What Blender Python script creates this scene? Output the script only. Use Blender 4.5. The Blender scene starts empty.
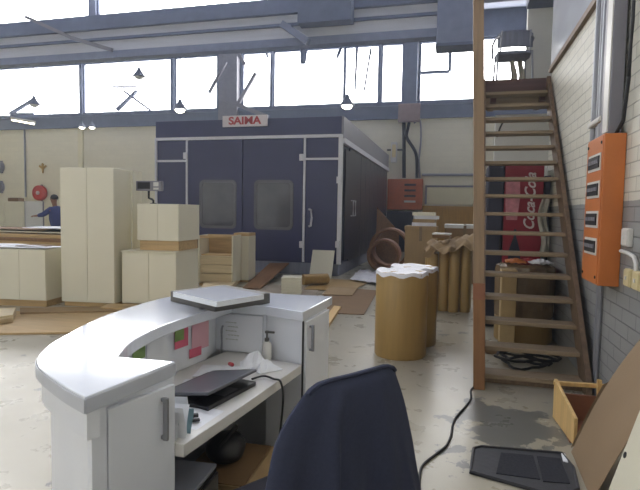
import bpy, bmesh, math, random
from mathutils import Vector, Matrix, noise
random.seed(7)
S = bpy.context.scene
COL = S.collection
PI = math.pi
R = math.radians

# ------------------------------------------------------------------ camera
F_PX, EYE = 520.0, 1.5
psi, pit, rho = math.atan(135/520), math.atan(33/520), 0.0175
fw = Vector((-math.sin(psi)*math.cos(pit), math.cos(psi)*math.cos(pit), -math.sin(pit)))
r0 = Vector((math.cos(psi), math.sin(psi), 0)); u0 = r0.cross(fw)
rv = math.cos(rho)*r0 + math.sin(rho)*u0
uv = math.cos(rho)*u0 - math.sin(rho)*r0
EYEP = Vector((0, 0, EYE))
def at(px, py, X=None, Y=None, Z=None, plane=None):
    """the point of the place seen at a pixel of the 640x490 photo, on a plane of the room"""
    d = fw + rv*((px-320)/F_PX) + uv*((245-py)/F_PX)
    if X is not None: return EYEP + d*(X/d.x)
    if Y is not None: return EYEP + d*(Y/d.y)
    if Z is not None: return EYEP + d*((Z-EYE)/d.z)
    p0, n = plane
    return EYEP + d*((p0-EYEP).dot(n)/d.dot(n))
cd = bpy.data.cameras.new('camera'); cam = bpy.data.objects.new('camera', cd); COL.objects.link(cam)
cd.sensor_width = 36; cd.lens = F_PX/640*36; cd.clip_start = .05; cd.clip_end = 200
m = Matrix((rv, uv, -fw)).transposed().to_4x4(); m.translation = EYEP
cam.matrix_world = m
S.camera = cam

# ------------------------------------------------------------------ materials
def newmat(name):
    m = bpy.data.materials.new(name); m.use_nodes = True
    return m, m.node_tree.nodes, m.node_tree.links, m.node_tree.nodes['Principled BSDF']
def lin(c): return tuple(((x/255)/12.92 if x/255 <= .04045 else ((x/255+.055)/1.055)**2.4) for x in c) + (1,)
def mat(name, rgb, rough=.6, metal=0, var=.08, scale=6, bump=0, spec=.5, stretch=None, coat=0, trans=0):
    """plain paint / board / cloth with a little noise in tone"""
    m, N, L, b = newmat(name)
    c = lin(rgb)
    b.inputs['Roughness'].default_value = rough; b.inputs['Metallic'].default_value = metal
    b.inputs['Specular IOR Level'].default_value = spec
    if coat: b.inputs['Coat Weight'].default_value = coat
    if trans: b.inputs['Transmission Weight'].default_value = trans
    tc = N.new('ShaderNodeTexCoord'); mp = N.new('ShaderNodeMapping'); nz = N.new('ShaderNodeTexNoise')
    L.new(tc.outputs['Object'], mp.inputs['Vector']); L.new(mp.outputs['Vector'], nz.inputs['Vector'])
    if stretch: mp.inputs['Scale'].default_value = stretch
    nz.inputs['Scale'].default_value = scale; nz.inputs['Detail'].default_value = 4
    rp = N.new('ShaderNodeValToRGB'); L.new(nz.outputs['Fac'], rp.inputs['Fac'])
    rp.color_ramp.elements[0].position = .3; rp.color_ramp.elements[1].position = .7
    rp.color_ramp.elements[0].color = tuple(x*(1-var) for x in c[:3]) + (1,)
    rp.color_ramp.elements[1].color = tuple(min(1, x*(1+var)) for x in c[:3]) + (1,)
    L.new(rp.outputs['Color'], b.inputs['Base Color'])
    if bump:
        bp = N.new('ShaderNodeBump'); bp.inputs['Strength'].default_value = bump; bp.inputs['Distance'].default_value = .01
        L.new(nz.outputs['Fac'], bp.inputs['Height']); L.new(bp.outputs['Normal'], b.inputs['Normal'])
    return m
def wood(name, rgb, axis='X', var=.18, rough=.55, scale=3):
    st = {'X': (.6, 9, 9), 'Y': (9, .6, 9), 'Z': (9, 9, .6)}[axis]
    return mat(name, rgb, rough, var=var, scale=scale, stretch=st, bump=.05)
def emit(name, rgb, strength):
    m, N, L, b = newmat(name)
    b.inputs['Base Color'].default_value = (.8, .8, .8, 1)
    b.inputs['Emission Color'].default_value = lin(rgb); b.inputs['Emission Strength'].default_value = strength
    return m

def brick_mat():
    """painted brick: white above a line, grey below, joints shown by bump and a darker line"""
    m, N, L, b = newmat('painted_brick')
    g = N.new('ShaderNodeNewGeometry'); sp = N.new('ShaderNodeSeparateXYZ'); cb = N.new('ShaderNodeCombineXYZ')
    L.new(g.outputs['Position'], sp.inputs[0]); L.new(sp.outputs['Y'], cb.inputs['X']); L.new(sp.outputs['Z'], cb.inputs['Y'])
    br = N.new('ShaderNodeTexBrick'); L.new(cb.outputs[0], br.inputs['Vector'])
    br.inputs['Scale'].default_value = 1; br.inputs['Brick Width'].default_value = .3; br.inputs['Row Height'].default_value = .105
    br.inputs['Mortar Size'].default_value = .006; br.inputs['Mortar Smooth'].default_value = .4
    br.inputs['Color1'].default_value = (1, 1, 1, 1); br.inputs['Color2'].default_value = (.93, .93, .92, 1); br.inputs['Mortar'].default_value = (.6, .6, .6, 1)
    nz = N.new('ShaderNodeTexNoise'); nz.inputs['Scale'].default_value = 3; nz.inputs['Detail'].default_value = 5
    L.new(g.outputs['Position'], nz.inputs['Vector'])
    # wavering paint line near 1.63 m
    ad = N.new('ShaderNodeMath'); ad.operation = 'MULTIPLY_ADD'; L.new(nz.outputs['Fac'], ad.inputs[0]); ad.inputs[1].default_value = .02; L.new(sp.outputs['Z'], ad.inputs[2])
    gt = N.new('ShaderNodeMath'); gt.operation = 'GREATER_THAN'; L.new(ad.outputs[0], gt.inputs[0]); gt.inputs[1].default_value = 1.63
    mx = N.new('ShaderNodeMix'); mx.data_type = 'RGBA'; L.new(gt.outputs[0], mx.inputs['Factor'])
    mx.inputs['A'].default_value = lin((146, 147, 146)); mx.inputs['B'].default_value = lin((214, 211, 198))
    ml = N.new('ShaderNodeMix'); ml.data_type = 'RGBA'; ml.blend_type = 'MULTIPLY'; ml.inputs['Factor'].default_value = 1
    L.new(mx.outputs['Result'], ml.inputs['A']); L.new(br.outputs['Color'], ml.inputs['B'])
    L.new(ml.outputs['Result'], b.inputs['Base Color'])
    bp = N.new('ShaderNodeBump'); bp.inputs['Strength'].default_value = .6; bp.inputs['Distance'].default_value = .012; bp.invert = True
    L.new(br.outputs['Fac'], bp.inputs['Height']); L.new(bp.outputs['Normal'], b.inputs['Normal'])
    b.inputs['Roughness'].default_value = .5
    return m
def block_mat(name, rgb):
    m, N, L, b = newmat(name)
    g = N.new('ShaderNodeNewGeometry'); sp = N.new('ShaderNodeSeparateXYZ'); cb = N.new('ShaderNodeCombineXYZ')
    L.new(g.outputs['Position'], sp.inputs[0]); L.new(sp.outputs['X'], cb.inputs['X']); L.new(sp.outputs['Z'], cb.inputs['Y'])
    br = N.new('ShaderNodeTexBrick'); L.new(cb.outputs[0], br.inputs['Vector'])
    br.inputs['Scale'].default_value = 1; br.inputs['Brick Width'].default_value = .45; br.inputs['Row Height'].default_value = .22; br.inputs['Mortar Size'].default_value = .012
    c = lin(rgb); br.inputs['Color1'].default_value = c; br.inputs['Color2'].default_value = tuple(x*.96 for x in c[:3])+(1,); br.inputs['Mortar'].default_value = tuple(x*.94 for x in c[:3])+(1,)
    L.new(br.outputs['Color'], b.inputs['Base Color']); b.inputs['Roughness'].default_value = .6
    return m
def floor_mat():
    """pale worn floor paint, concrete showing where it has flaked"""
    m, N, L, b = newmat('worn_floor_paint')
    g = N.new('ShaderNodeNewGeometry')
    n1 = N.new('ShaderNodeTexNoise'); n1.inputs['Scale'].default_value = 3.2; n1.inputs['Detail'].default_value = 8; n1.inputs['Roughness'].default_value = .62
    n2 = N.new('ShaderNodeTexNoise'); n2.inputs['Scale'].default_value = .9; n2.inputs['Detail'].default_value = 5
    for n in (n1, n2): L.new(g.outputs['Position'], n.inputs['Vector'])
    # two worn places: foot of the stairs, and the lane beside the desk
    acc = None
    for (x, y, r, k) in ((.40, 3.9, .62, .34), (.08, 3.25, .4, .17), (-1.9, 2.0, .7, .10), (-3.0, 3.0, 1.3, .04), (-2.6, 4.6, 1.3, .03), (-.1, 6.8, .9, .08)):
        d = N.new('ShaderNodeVectorMath'); d.operation = 'DISTANCE'; L.new(g.outputs['Position'], d.inputs[0]); d.inputs[1].default_value = (x, y, 0)
        mr = N.new('ShaderNodeMapRange'); L.new(d.outputs['Value'], mr.inputs['Value'])
        mr.inputs['From Min'].default_value = r; mr.inputs['From Max'].default_value = r*.2; mr.inputs['To Min'].default_value = 0; mr.inputs['To Max'].default_value = k
        if acc is None: acc = mr.outputs['Result']
        else:
            a = N.new('ShaderNodeMath'); a.operation = 'ADD'; L.new(acc, a.inputs[0]); L.new(mr.outputs['Result'], a.inputs[1]); acc = a.outputs[0]
    a = N.new('ShaderNodeMath'); a.operation = 'ADD'; L.new(acc, a.inputs[0]); L.new(n1.outputs['Fac'], a.inputs[1])
    th = N.new('ShaderNodeMapRange'); L.new(a.outputs[0], th.inputs['Value']); th.inputs['From Min'].default_value = .675; th.inputs['From Max'].default_value = .69
    rp = N.new('ShaderNodeValToRGB'); L.new(n2.outputs['Fac'], rp.inputs['Fac'])
    rp.color_ramp.elements[0].position = .3; rp.color_ramp.elements[1].position = .7
    rp.color_ramp.elements[0].color = lin((150, 144, 126)); rp.color_ramp.elements[1].color = lin((172, 166, 148))
    mx = N.new('ShaderNodeMix'); mx.data_type = 'RGBA'; L.new(th.outputs['Result'], mx.inputs['Factor'])
    L.new(rp.outputs['Color'], mx.inputs['A']); mx.inputs['B'].default_value = lin((104, 104, 98))
    L.new(mx.outputs['Result'], b.inputs['Base Color'])
    rr = N.new('ShaderNodeMapRange'); L.new(n1.outputs['Fac'], rr.inputs['Value']); rr.inputs['To Min'].default_value = .2; rr.inputs['To Max'].default_value = .38
    L.new(rr.outputs['Result'], b.inputs['Roughness'])
    return m

M = dict(
    floor=floor_mat(), brick=brick_mat(), blocks=block_mat('cream_blocks', (228, 222, 198)),
    cream_wall=mat('cream_wall', (226, 219, 186), .7, var=.04, scale=1.5),
    white_wall=mat('white_wall', (214, 214, 210), .6, var=.04, scale=2),
    gloss_wall=mat('gloss_wall', (186, 190, 200), .25, var=.06, scale=3),
    steel=mat('hazed_steel', (122, 129, 152), .5, var=.1, scale=4),  # haze of the window glare is put into this blue-grey tone
    steel_dark=mat('hazed_dark_steel', (92, 100, 124), .5, var=.1, scale=4),  # lightened the same way, glare haze held in the colour
    roof=mat('roof_sheet', (150, 155, 175), .7, var=.05),
    pale_duct=mat('pale_duct', (198, 200, 208), .6, var=.06, scale=3, stretch=(.3, 4, 4)),
    glass=emit('bright_window', (252, 252, 252), 8.5),
    glow=emit('lamp_glow', (255, 246, 225), 14.0),
    tube=emit('tube_glow', (255, 240, 205), 6.0),
    navy=mat('navy_panel', (31, 34, 82), .38, var=.08, scale=3),
    navy_dark=mat('navy_side_panel', (42, 42, 60), .3, var=.1, scale=4, stretch=(3, 3, .3)),
    booth_glass=mat('booth_glass', (74, 75, 84), .1, var=.25, scale=2.5),
    booth_trim=mat('booth_trim', (212, 212, 218), .4, var=.03),
    plinth_grey=mat('plinth_grey', (120, 124, 140), .6, var=.15, scale=5, stretch=(4, 4, .4)),
    rubber=mat('black_rubber', (24, 24, 28), .6, var=.15),
    cream_board=mat('cream_melamine', (222, 217, 194), .38, var=.025, scale=2),
    chip=wood('raw_chipboard', (188, 158, 110), 'X'),
    ply=wood('plywood_sheet', (190, 160, 112), 'X', var=.12),
    ply_pale=wood('pale_board', (206, 188, 150), 'X', var=.1),
    pine=wood('pine', (214, 178, 116), 'Z', var=.14),
    brown_board=wood('brown_board', (128, 92, 58), 'Y', var=.2),
    stair_wood=wood('stair_timber', (146, 128, 102), 'X', var=.16, rough=.6),
    string_wood=wood('stringer_timber', (120, 98, 76), 'Z', var=.22, rough=.6),
    post_wood=wood('post_timber', (142, 118, 92), 'Z', var=.2, rough=.6),
    post_orange=wood('post_orange_paint', (138, 98, 62), 'Z', var=.15, rough=.5),
    deck_wood=wood('deck_timber', (92, 62, 54), 'X', var=.2),
    cardboard=mat('cardboard', (152, 126, 88), .75, var=.07, scale=5, stretch=(3, 3, .5)),
    cardboard_dark=mat('cardboard_dark', (124, 96, 64), .8, var=.1, scale=4),
    kraft=mat('kraft_wrap', (158, 128, 74), .42, var=.08, scale=5, stretch=(5, 5, .5), bump=.08),
    tube_brown=mat('tube_brown', (140, 92, 66), .6, var=.12, scale=6),
    film=mat('white_film', (226, 226, 232), .35, var=.08, scale=8, bump=.3),
    film_clear=mat('clear_film', (122, 102, 76), .2, var=.15, scale=8, bump=.4),
    paper=mat('paper', (226, 228, 232), .7, var=.03),
    paper_pink=mat('pink_paper', (216, 168, 178), .7, var=.04),
    note_pink=mat('pink_note', (212, 102, 126), .7, var=.04), note_green=mat('green_note', (138, 168, 100), .7, var=.04),
    desk_top=mat('desk_top', (226, 231, 240), .12, var=.02, scale=30, coat=.8),
    desk_edge_shade=mat('desk_edge_shade', (190, 194, 204), .3, var=.02),  # greyer than the top: the edge's shade is put into the colour
    desk_white=mat('desk_white', (224, 227, 234), .35, var=.015),
    work_top=mat('work_top', (210, 208, 204), .3, var=.04, scale=12),
    desk_grey=mat('desk_grey', (132, 136, 150), .5, var=.04),
    slab_grey=mat('slab_grey', (84, 82, 80), .5, var=.06),
    chrome=mat('satin_metal', (150, 152, 158), .3, metal=.9, var=.04),
    black_plastic=mat('black_plastic', (26, 26, 30), .4, var=.1),
    screen=mat('laptop_screen', (16, 17, 22), .15, var=.1),
    silver=mat('silver_lid', (96, 98, 106), .3, metal=.3, var=.04),
    jacket=mat('jacket_cloth', (58, 62, 80), .95, var=.06, scale=120, bump=.05, spec=.15),
    chair_cloth=mat('chair_cloth', (34, 34, 44), .9, var=.1, scale=40),
    mat_cloth=mat('mat_carpet', (54, 55, 60), .95, var=.2, scale=70, bump=.3, spec=.1),
    mat_rubber=mat('mat_rubber', (46, 47, 52), .6, var=.12, scale=30, bump=.2),
    orange=mat('orange_enamel', (198, 114, 52), .4, var=.06, scale=5),
    orange_red=mat('orange_red_enamel', (186, 96, 52), .5, var=.12, scale=5),
    red_sign=mat('red_paint', (176, 52, 54), .5, var=.05),
    red_machine=mat('red_panel', (138, 18, 42), .4, var=.08, scale=4),
    red_reel=mat('red_reel', (196, 66, 52), .45, var=.08),
    pink_print=mat('pink_print', (196, 130, 140), .5, var=.2, scale=14),
    sign_white=mat('sign_white', (216, 206, 206), .6, var=.03),
    navy_cup=mat('navy_cupboard', (26, 30, 52), .4, var=.1),
    grey_conduit=mat('grey_conduit', (150, 152, 160), .35, metal=.4, var=.05),
    white_plastic=mat('white_plastic', (214, 212, 206), .4, var=.03),
    cream_plastic=mat('cream_plastic', (214, 198, 150), .4, var=.03),
    grey_metal=mat('grey_metal', (128, 126, 134), .45, var=.08),
    mauve=mat('mauve_box', (136, 112, 112), .6, var=.08),
    ochre=wood('ochre_panel', (170, 128, 52), 'Z', var=.14),
    grey_sheet=mat('grey_floor_sheet', (146, 134, 118), .8, var=.1, scale=3),
    skin=mat('skin', (150, 108, 84), .6, var=.05), hair=mat('dark_hair', (30, 24, 22), .7, var=.1),
    shirt=mat('blue_shirt', (64, 72, 122), .85, var=.1), trousers=mat('dark_trousers', (48, 48, 58), .9, var=.1),
    eye=mat('eye_dark', (22, 18, 18), .3), gold=mat('gold', (170, 136, 58), .4, metal=.5),
    gasket=mat('gasket', (92, 90, 98), .4), cardboard_shaded=mat('cardboard_shaded', (134, 111, 82), .75, var=.06, scale=3), lit_wrap_cream=mat('lit_wrap_cream', (186, 160, 112), .6),  # shade on leaning cardboard and light on the roll's side put into colour
    rag=mat('rag', (176, 172, 160), .9, var=.15, scale=12), ink=mat('ink', (134, 140, 110), .7),
    blue_file=mat('blue_file', (120, 150, 160), .5),
)

# ------------------------------------------------------------------ mesh helpers
class MB:
    def __init__(s): s.bm = bmesh.new()
    def _xf(s, verts, loc, rot):
        mx = Matrix.Translation(Vector(loc))
        if rot is not None: mx = mx @ (rot.to_4x4() if isinstance(rot, Matrix) else Matrix.Rotation(rot, 4, 'Z'))
        bmesh.ops.transform(s.bm, matrix=mx, verts=verts)
    def box(s, c, d, rot=None):
        v = bmesh.ops.create_cube(s.bm, size=1)['verts']
        for x in v: x.co = Vector((x.co.x*d[0], x.co.y*d[1], x.co.z*d[2]))
        s._xf(v, c, rot); return s
    def bx(s, x0, x1, y0, y1, z0, z1): return s.box(((x0+x1)/2, (y0+y1)/2, (z0+z1)/2), (abs(x1-x0), abs(y1-y0), abs(z1-z0)))
    def cyl(s, c, r, h, axis='Z', seg=24, r2=None):
        v = bmesh.ops.create_cone(s.bm, cap_ends=True, segments=seg, radius1=r, radius2=r if r2 is None else r2, depth=h)['verts']
        rot = {'Z': None, 'X': Matrix.Rotation(PI/2, 3, 'Y'), 'Y': Matrix.Rotation(-PI/2, 3, 'X')}[axis]
        s._xf(v, c, rot); return s
    def ball(s, c, r, sc=(1, 1, 1), seg=16):
        v = bmesh.ops.create_uvsphere(s.bm, u_segments=seg, v_segments=seg//2+2, radius=r)['verts']
        for x in v: x.co = Vector((x.co.x*sc[0], x.co.y*sc[1], x.co.z*sc[2]))
        s._xf(v, c, None); return s
    def prism(s, poly, z0, z1):
        a = [s.bm.verts.new((p[0], p[1], z0)) for p in poly]; b = [s.bm.verts.new((p[0], p[1], z1)) for p in poly]
        n = len(poly); s.bm.faces.new(a[::-1]); s.bm.faces.new(b)
        for i in range(n): s.bm.faces.new((a[i], a[(i+1) % n], b[(i+1) % n], b[i]))
        return s
    def solid(s, quad, n, t):
        """a slab from a planar outline, thickened by t along n"""
        n = Vector(n).normalized()*t
        a = [s.bm.verts.new(Vector(p)) for p in quad]; b = [s.bm.verts.new(Vector(p)+n) for p in quad]
        k = len(quad); s.bm.faces.new(a[::-1]); s.bm.faces.new(b)
        for i in range(k): s.bm.faces.new((a[i], a[(i+1) % k], b[(i+1) % k], b[i]))
        return s
    def bar(s, p, q, w, h=None):
        p, q = Vector(p), Vector(q); d = q-p; h = h or w
        z = d.normalized(); x = z.cross(Vector((0, 0, 1)))
        if x.length < 1e-3: x = Vector((1, 0, 0))
        x.normalize(); y = z.cross(x)
        s.box((p+q)/2, (w, h, d.length), Matrix((x, y, z)).transposed()); return s
    def tube(s, pts, r, seg=8, closed=False):
        pts = [Vector(p) for p in pts]; rings = []; n = len(pts)
        up = Vector((0, 0, 1))
        for i, p in enumerate(pts):
            if closed: t = pts[(i+1) % n]-pts[i-1]
            else: t = pts[min(i+1, n-1)]-pts[max(i-1, 0)]
            t.normalize(); x = t.cross(up)
            if x.length < 1e-3: x = t.cross(Vector((0, 1, 0)))
            x.normalize(); y = x.cross(t)
            rings.append([s.bm.verts.new(p+(x*math.cos(a)+y*math.sin(a))*r) for a in [2*PI*k/seg for k in range(seg)]])
        for i in range(n if closed else n-1):
            A, B = rings[i], rings[(i+1) % n]
            for k in range(seg): s.bm.faces.new((A[k], A[(k+1) % seg], B[(k+1) % seg], B[k]))
        if not closed: s.bm.faces.new(rings[0][::-1]); s.bm.faces.new(rings[-1])
        return s
    def lathe(s, prof, c=(0, 0, 0), seg=32, wob=None):
        rings = []
        for (r, z) in prof:
            ring = []
            for k in range(seg):
                a = 2*PI*k/seg; rr = max(r, 1e-4)*(1+(wob(a, z) if wob else 0))
                ring.append(s.bm.verts.new((c[0]+rr*math.cos(a), c[1]+rr*math.sin(a), c[2]+z)))
            rings.append(ring)
        for A, B in zip(rings, rings[1:]):
            for k in range(seg): s.bm.faces.new((A[k], A[(k+1) % seg], B[(k+1) % seg], B[k]))
        s.bm.faces.new(rings[0][::-1]); s.bm.faces.new(rings[-1]); return s
    def sheet(s, fn, nu, nv, t):
        """a closed thin sheet: fn(u,v) gives the top, thickness t"""
        top = [[s.bm.verts.new(fn(i/nu, j/nv)) for j in range(nv+1)] for i in range(nu+1)]
        bot = [[s.bm.verts.new(Vector(fn(i/nu, j/nv))-Vector((0, 0, t))) for j in range(nv+1)] for i in range(nu+1)]
        for i in range(nu):
            for j in range(nv):
                s.bm.faces.new((top[i][j], top[i+1][j], top[i+1][j+1], top[i][j+1])); s.bm.faces.new((bot[i][j+1], bot[i+1][j+1], bot[i+1][j], bot[i][j]))
        for i in range(nu):
            s.bm.faces.new((bot[i][0], bot[i+1][0], top[i+1][0], top[i][0])); s.bm.faces.new((top[i][nv], top[i+1][nv], bot[i+1][nv], bot[i][nv]))
        for j in range(nv):
            s.bm.faces.new((top[0][j], top[0][j+1], bot[0][j+1], bot[0][j])); s.bm.faces.new((bot[nu][j], bot[nu][j+1], top[nu][j+1], top[nu][j]))
        return s
def obj(name, mb, m, parent=None, bev=0, smooth=False, loc=None, rotz=0, rot=None):
    bm = mb.bm; bmesh.ops.recalc_face_normals(bm, faces=bm.faces)
    me = bpy.data.meshes.new(name); bm.to_mesh(me); bm.free()
    for x in (m if isinstance(m, (list, tuple)) else [m]): me.materials.append(M[x] if isinstance(x, str) else x)
    if smooth:
        for p in me.polygons: p.use_smooth = True
    o = bpy.data.objects.new(name, me); COL.objects.link(o)
    if loc is not None: o.location = loc
    o.rotation_euler = rot if rot is not None else (0, 0, rotz)
    if parent: o.parent = parent
    if bev:
        b = o.modifiers.new('b', 'BEVEL'); b.width = bev; b.segments = 2; b.limit_method = 'ANGLE'; b.angle_limit = R(40)
    if smooth:
        e = o.modifiers.new('e', 'EDGE_SPLIT'); e.split_angle = R(38)
    return o
def tag(o, label, cat, group=None, kind=None):
    o['label'] = label; o['category'] = cat
    if group: o['group'] = group
    if kind: o['kind'] = kind
    return o
def thing(name, label, cat, loc=(0, 0, 0), rotz=0, group=None):
    o = bpy.data.objects.new(name, None); COL.objects.link(o); o.empty_display_size = .1
    o.location = loc; o.rotation_euler = (0, 0, rotz)
    return tag(o, label, cat, group)
def struct(name, mb, m, parent=None, bev=0):
    o = obj(name, mb, m, parent, bev)
    if not parent: o['kind'] = 'structure'
    return o
def dup(root, loc, rotz, label=None, group=None):
    r = root.copy(); COL.objects.link(r); r.location = loc; r.rotation_euler = (0, 0, rotz)
    if label: r['label'] = label
    if group: r['group'] = group
    for ch in list(root.children):
        c = ch.copy(); COL.objects.link(c); c.parent = r
        for g in ch.children:
            d = g.copy(); COL.objects.link(d); d.parent = c
    return r
def lettering(name, body, size, m, parent, loc, rot, depth=.004, shear=0, sx=1, bold=0):
    cu = bpy.data.curves.new(name, 'FONT'); cu.body = body; cu.size = size; cu.extrude = depth; cu.align_x = 'CENTER'; cu.align_y = 'CENTER'; cu.shear = shear; cu.offset = bold
    t = bpy.data.objects.new(name+'_curve', cu); COL.objects.link(t)
    dg = bpy.context.evaluated_depsgraph_get(); me = bpy.data.meshes.new_from_object(t.evaluated_get(dg))
    bpy.data.objects.remove(t); me.materials.clear(); me.materials.append(M[m])
    o = bpy.data.objects.new(name, me); COL.objects.link(o); o.parent = parent; o.location = loc; o.rotation_euler = rot; o.scale = (sx, 1, 1)
    return o

# ------------------------------------------------------------------ the hall
WX, YB = 1.2, 21.0                      # side wall plane, back wall plane
struct('floor', MB().bx(-24, 5, -7, 22, -.2, 0), 'floor')
struct('wall_back', MB().bx(-24, 5, YB, YB+.3, 0, 5.22), 'blocks')
struct('wall_right', MB().bx(WX, WX+.3, -7, 7.75, 0, 9.5), 'brick')
struct('wall_left', MB().bx(-24.3, -24, -7, 22, 0, 9.5), 'cream_wall')
struct('wall_front', MB().bx(-24, WX, -7.3, -7, 0, 9.5), 'white_wall')
struct('wall_side', MB().bx(5, 5.3, 7.75, 22, 0, 9.5), 'white_wall')
struct('trim_1', MB().bx(-24, 5, YB-.14, YB+.3, 5.22, 5.85).bx(-24, 5, YB-.22, YB-.14, 5.72, 5.85), 'steel_dark')   # sill girder
struct('trim_2', MB().bx(-24, 5, YB-.1, YB+.3, 8.2, 9.2), 'steel_dark')                                         # head girder
# side wall: smooth glossy upper lining with its ledge
struct('wall_upper_lining', MB().bx(WX-.02, WX, 3.0, 7.75, 3.5, 9.4), 'gloss_wall')
struct('trim_3', MB().bx(WX-.045, WX, 3.0, 7.75, 3.44, 3.5), 'string_wood')
# saw-tooth roof: a valley girder, a glazed riser and a slope in every bay
def valley(y, n):
    z0 = 5.74
    x0, x1 = (-24, -.5) if y > 7 else (-24, WX)
    if n:
        struct('beam_%d' % n, MB().bx(x0, x1, y, y+.3, z0, 5.94), 'steel')
        struct('trim_%d' % (10+n), MB().bx(x0, x1, y+.05, y+.5, 5.94, 6.24), 'pale_duct')
        struct('beam_%d' % (n+10), MB().bx(x0, x1, y-.04, y+.3, 6.24, 6.31), 'steel_dark')
        struct('trim_%d' % (20+n), MB().bx(x0, x1, y+.05, y+.5, 6.31, 6.54), 'pale_duct')
        struct('beam_%d' % (n+20), MB().bx(x0, x1+6, y-.08, y+.3, 6.54, 6.92), 'steel_dark')
windows = [0]
def window(x0, x1, y, z0, z1, bars=(), rows=(), gl='glass'):
    windows[0] += 1
    f = MB()
    t = .07
    f.bx(x0-t, x0, y-.05, y+.05, z0, z1).bx(x1, x1+t, y-.05, y+.05, z0, z1).bx(x0-t, x1+t, y-.06, y+.06, z0-t, z0).bx(x0-t, x1+t, y-.06, y+.06, z1, z1+t)
    for b in bars: f.bx(b-.06, b+.06, y-.04, y+.03, (7.0 if rows else z0), z1)
    for (xa, xb, z) in rows: f.bx(xa, xb, y-.04, y+.03, z-.06, z+.06)
    o = struct('window_%d' % windows[0], f, 'steel_dark')
    obj('pane', MB().bx(x0, x1, y+.035, y+.05, z0, z1), gl, o)
    return o
valley(13.0, 1); 
# glazed risers
for y, edges in ((13.1, [(-23.9, -10.35), (-10.0, -3.2), (-2.9, 1.0)]), (5.1, [(-23.9, -13), (-12.8, -5), (-4.8, 1.1)]), (-2.9, [(-23.9, -12), (-11.8, -5), (-4.8, 1.1)])):
    for (a, b) in edges: window(a, b, y, 6.98 if y > 6 else 6.4, 9.0 if y > 6 else 8.8)
struct('beam_2', MB().bx(-24, WX, 5.0, 5.3, 5.9, 6.33), 'steel'); struct('beam_3', MB().bx(-24, WX, -3.0, -2.7, 5.9, 6.33), 'steel')
for i, (ya, za, yb, zb) in enumerate(((21.3, 9.3, 13.3, 6.95), (13.2, 9.2, 5.2, 6.4), (5.2, 9.0, -2.8, 6.4), (-2.8, 9.0, -7.3, 8.0))):
    o = struct('roof_%d' % (i+1), MB().solid([(-24.3, ya, za), (5.3, ya, za), (5.3, yb, zb), (-24.3, yb, zb)], (0, 0, 1), .12), 'roof')
# back wall windows
ZS, ZH = 5.93, 8.12
wy = YB+.05
window(-23.8, -17.2, wy, ZS, ZH)
window(-16.9, -12.44, wy, ZS, ZH, bars=())
window(-12.15, -10.2, wy, ZS, ZH)
window(-8.95, -7.76, wy, ZS, ZH)
window(-7.55, -3.2, wy, ZS, ZH, bars=(-4.55,))
window(-3.0, -2.24, wy, ZS, ZH)
xm = at(450, 60, Y=wy).x
window(-1.5, .56, wy, ZS, ZH, bars=(xm,), rows=((-1.5, xm, 7.0),))
window(.75, 3.6, wy, ZS, ZH, bars=())
for i, (a, b) in enumerate(((-9.95, -9.1), (-2.12, -1.62))):
    struct('column_%d' % (i+1), MB().bx(a, b, YB-.35, YB+.2, 5.22 if i else 0, 9.2), 'steel_dark' if i else 'grey_metal')
for i, (a, b) in enumerate(((-17.12, -16.97), (-12.37, -12.22), (-7.7, -7.6), (-3.13, -3.07), (.63, .68), (3.66, 5))):
    struct('trim_%d' % (40+i), MB().bx(a, b, YB-.08, YB+.2, 5.85, 8.2), 'steel_dark')
struct('trim_50', MB().bx(-24, -23.87, YB-.05, YB+.2, 5.85, 8.2).bx(-10.13, -9.95, YB-.05, YB+.2, 5.85, 8.2).bx(-9.1, -9.0, YB-.05, YB+.2, 5.85, 8.2).bx(-2.18, -2.1, YB-.05, YB+.2, 5.85, 8.2), 'steel_dark')
struct('pillar_1', MB().bx(-17.2, -16.95, YB-.12, YB, 0, 5.2), 'cream_wall')
# end wall of the upper room behind the stairs
struct('wall_partition', MB().bx(.55, 1.7, 8.6, 8.75, 0, 3.05), 'white_wall')
struct('wall_mezzanine', MB().bx(.96, 5.3, 8.6, 8.75, 3.4, 9.4), 'white_wall')
struct('beam_4', MB().bx(.93, 5, 8.2, 8.6, 4.62, 4.95), 'steel_dark')
struct('wall_return', MB().bx(WX+.3, 5, 7.6, 7.75, 0, 9.4), 'white_wall')

# loose steel on the girders
def steel_thing(name, label, cat, bars, m='steel', group=None):
    o = thing(name, label, cat, bars[0][0], 0, group)
    for (p, q, w) in bars:
        obj('bar', MB().bar(Vector(p)-o.location, Vector(q)-o.location, w*1.35), m, o)
    return o
def py(px, y_, Y): return at(px, y_, Y=Y)
steel_thing('roof_brace', 'pale steel brace sloping down from the upper glazing to the long girder', 'roof brace', [(py(26, 17, 12.7), py(72, 38, 12.7), .07), (py(72, 38, 12.7), py(112, 50, 12.7), .07)], 'grey_metal')
steel_thing('roof_brace', 'steel brace crossing the girder above the signed blue booth', 'roof brace', [(py(282, 24, 12.75), py(308, 42, 12.75), .12)], 'steel')
br = 'steel brackets in front of the back windows'
steel_thing('wall_bracket', 'steel bracket crossing the window at the far end of the cream wall', 'bracket', [(py(10, 114, 20.6), py(35, 99, 20.6), .1), (py(10, 114, 20.6), py(34, 114, 20.6), .08)], 'steel', br)
steel_thing('wall_bracket', 'crossed steel bracket in the wide window above the tall cream wardrobe', 'bracket', [(py(117, 110, 20.6), py(137, 91, 20.6), .1), (py(124, 91, 20.6), py(150, 110, 20.6), .06), (py(113, 87, 20.6), py(137, 87, 20.6), .06)], 'steel', br)
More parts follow.
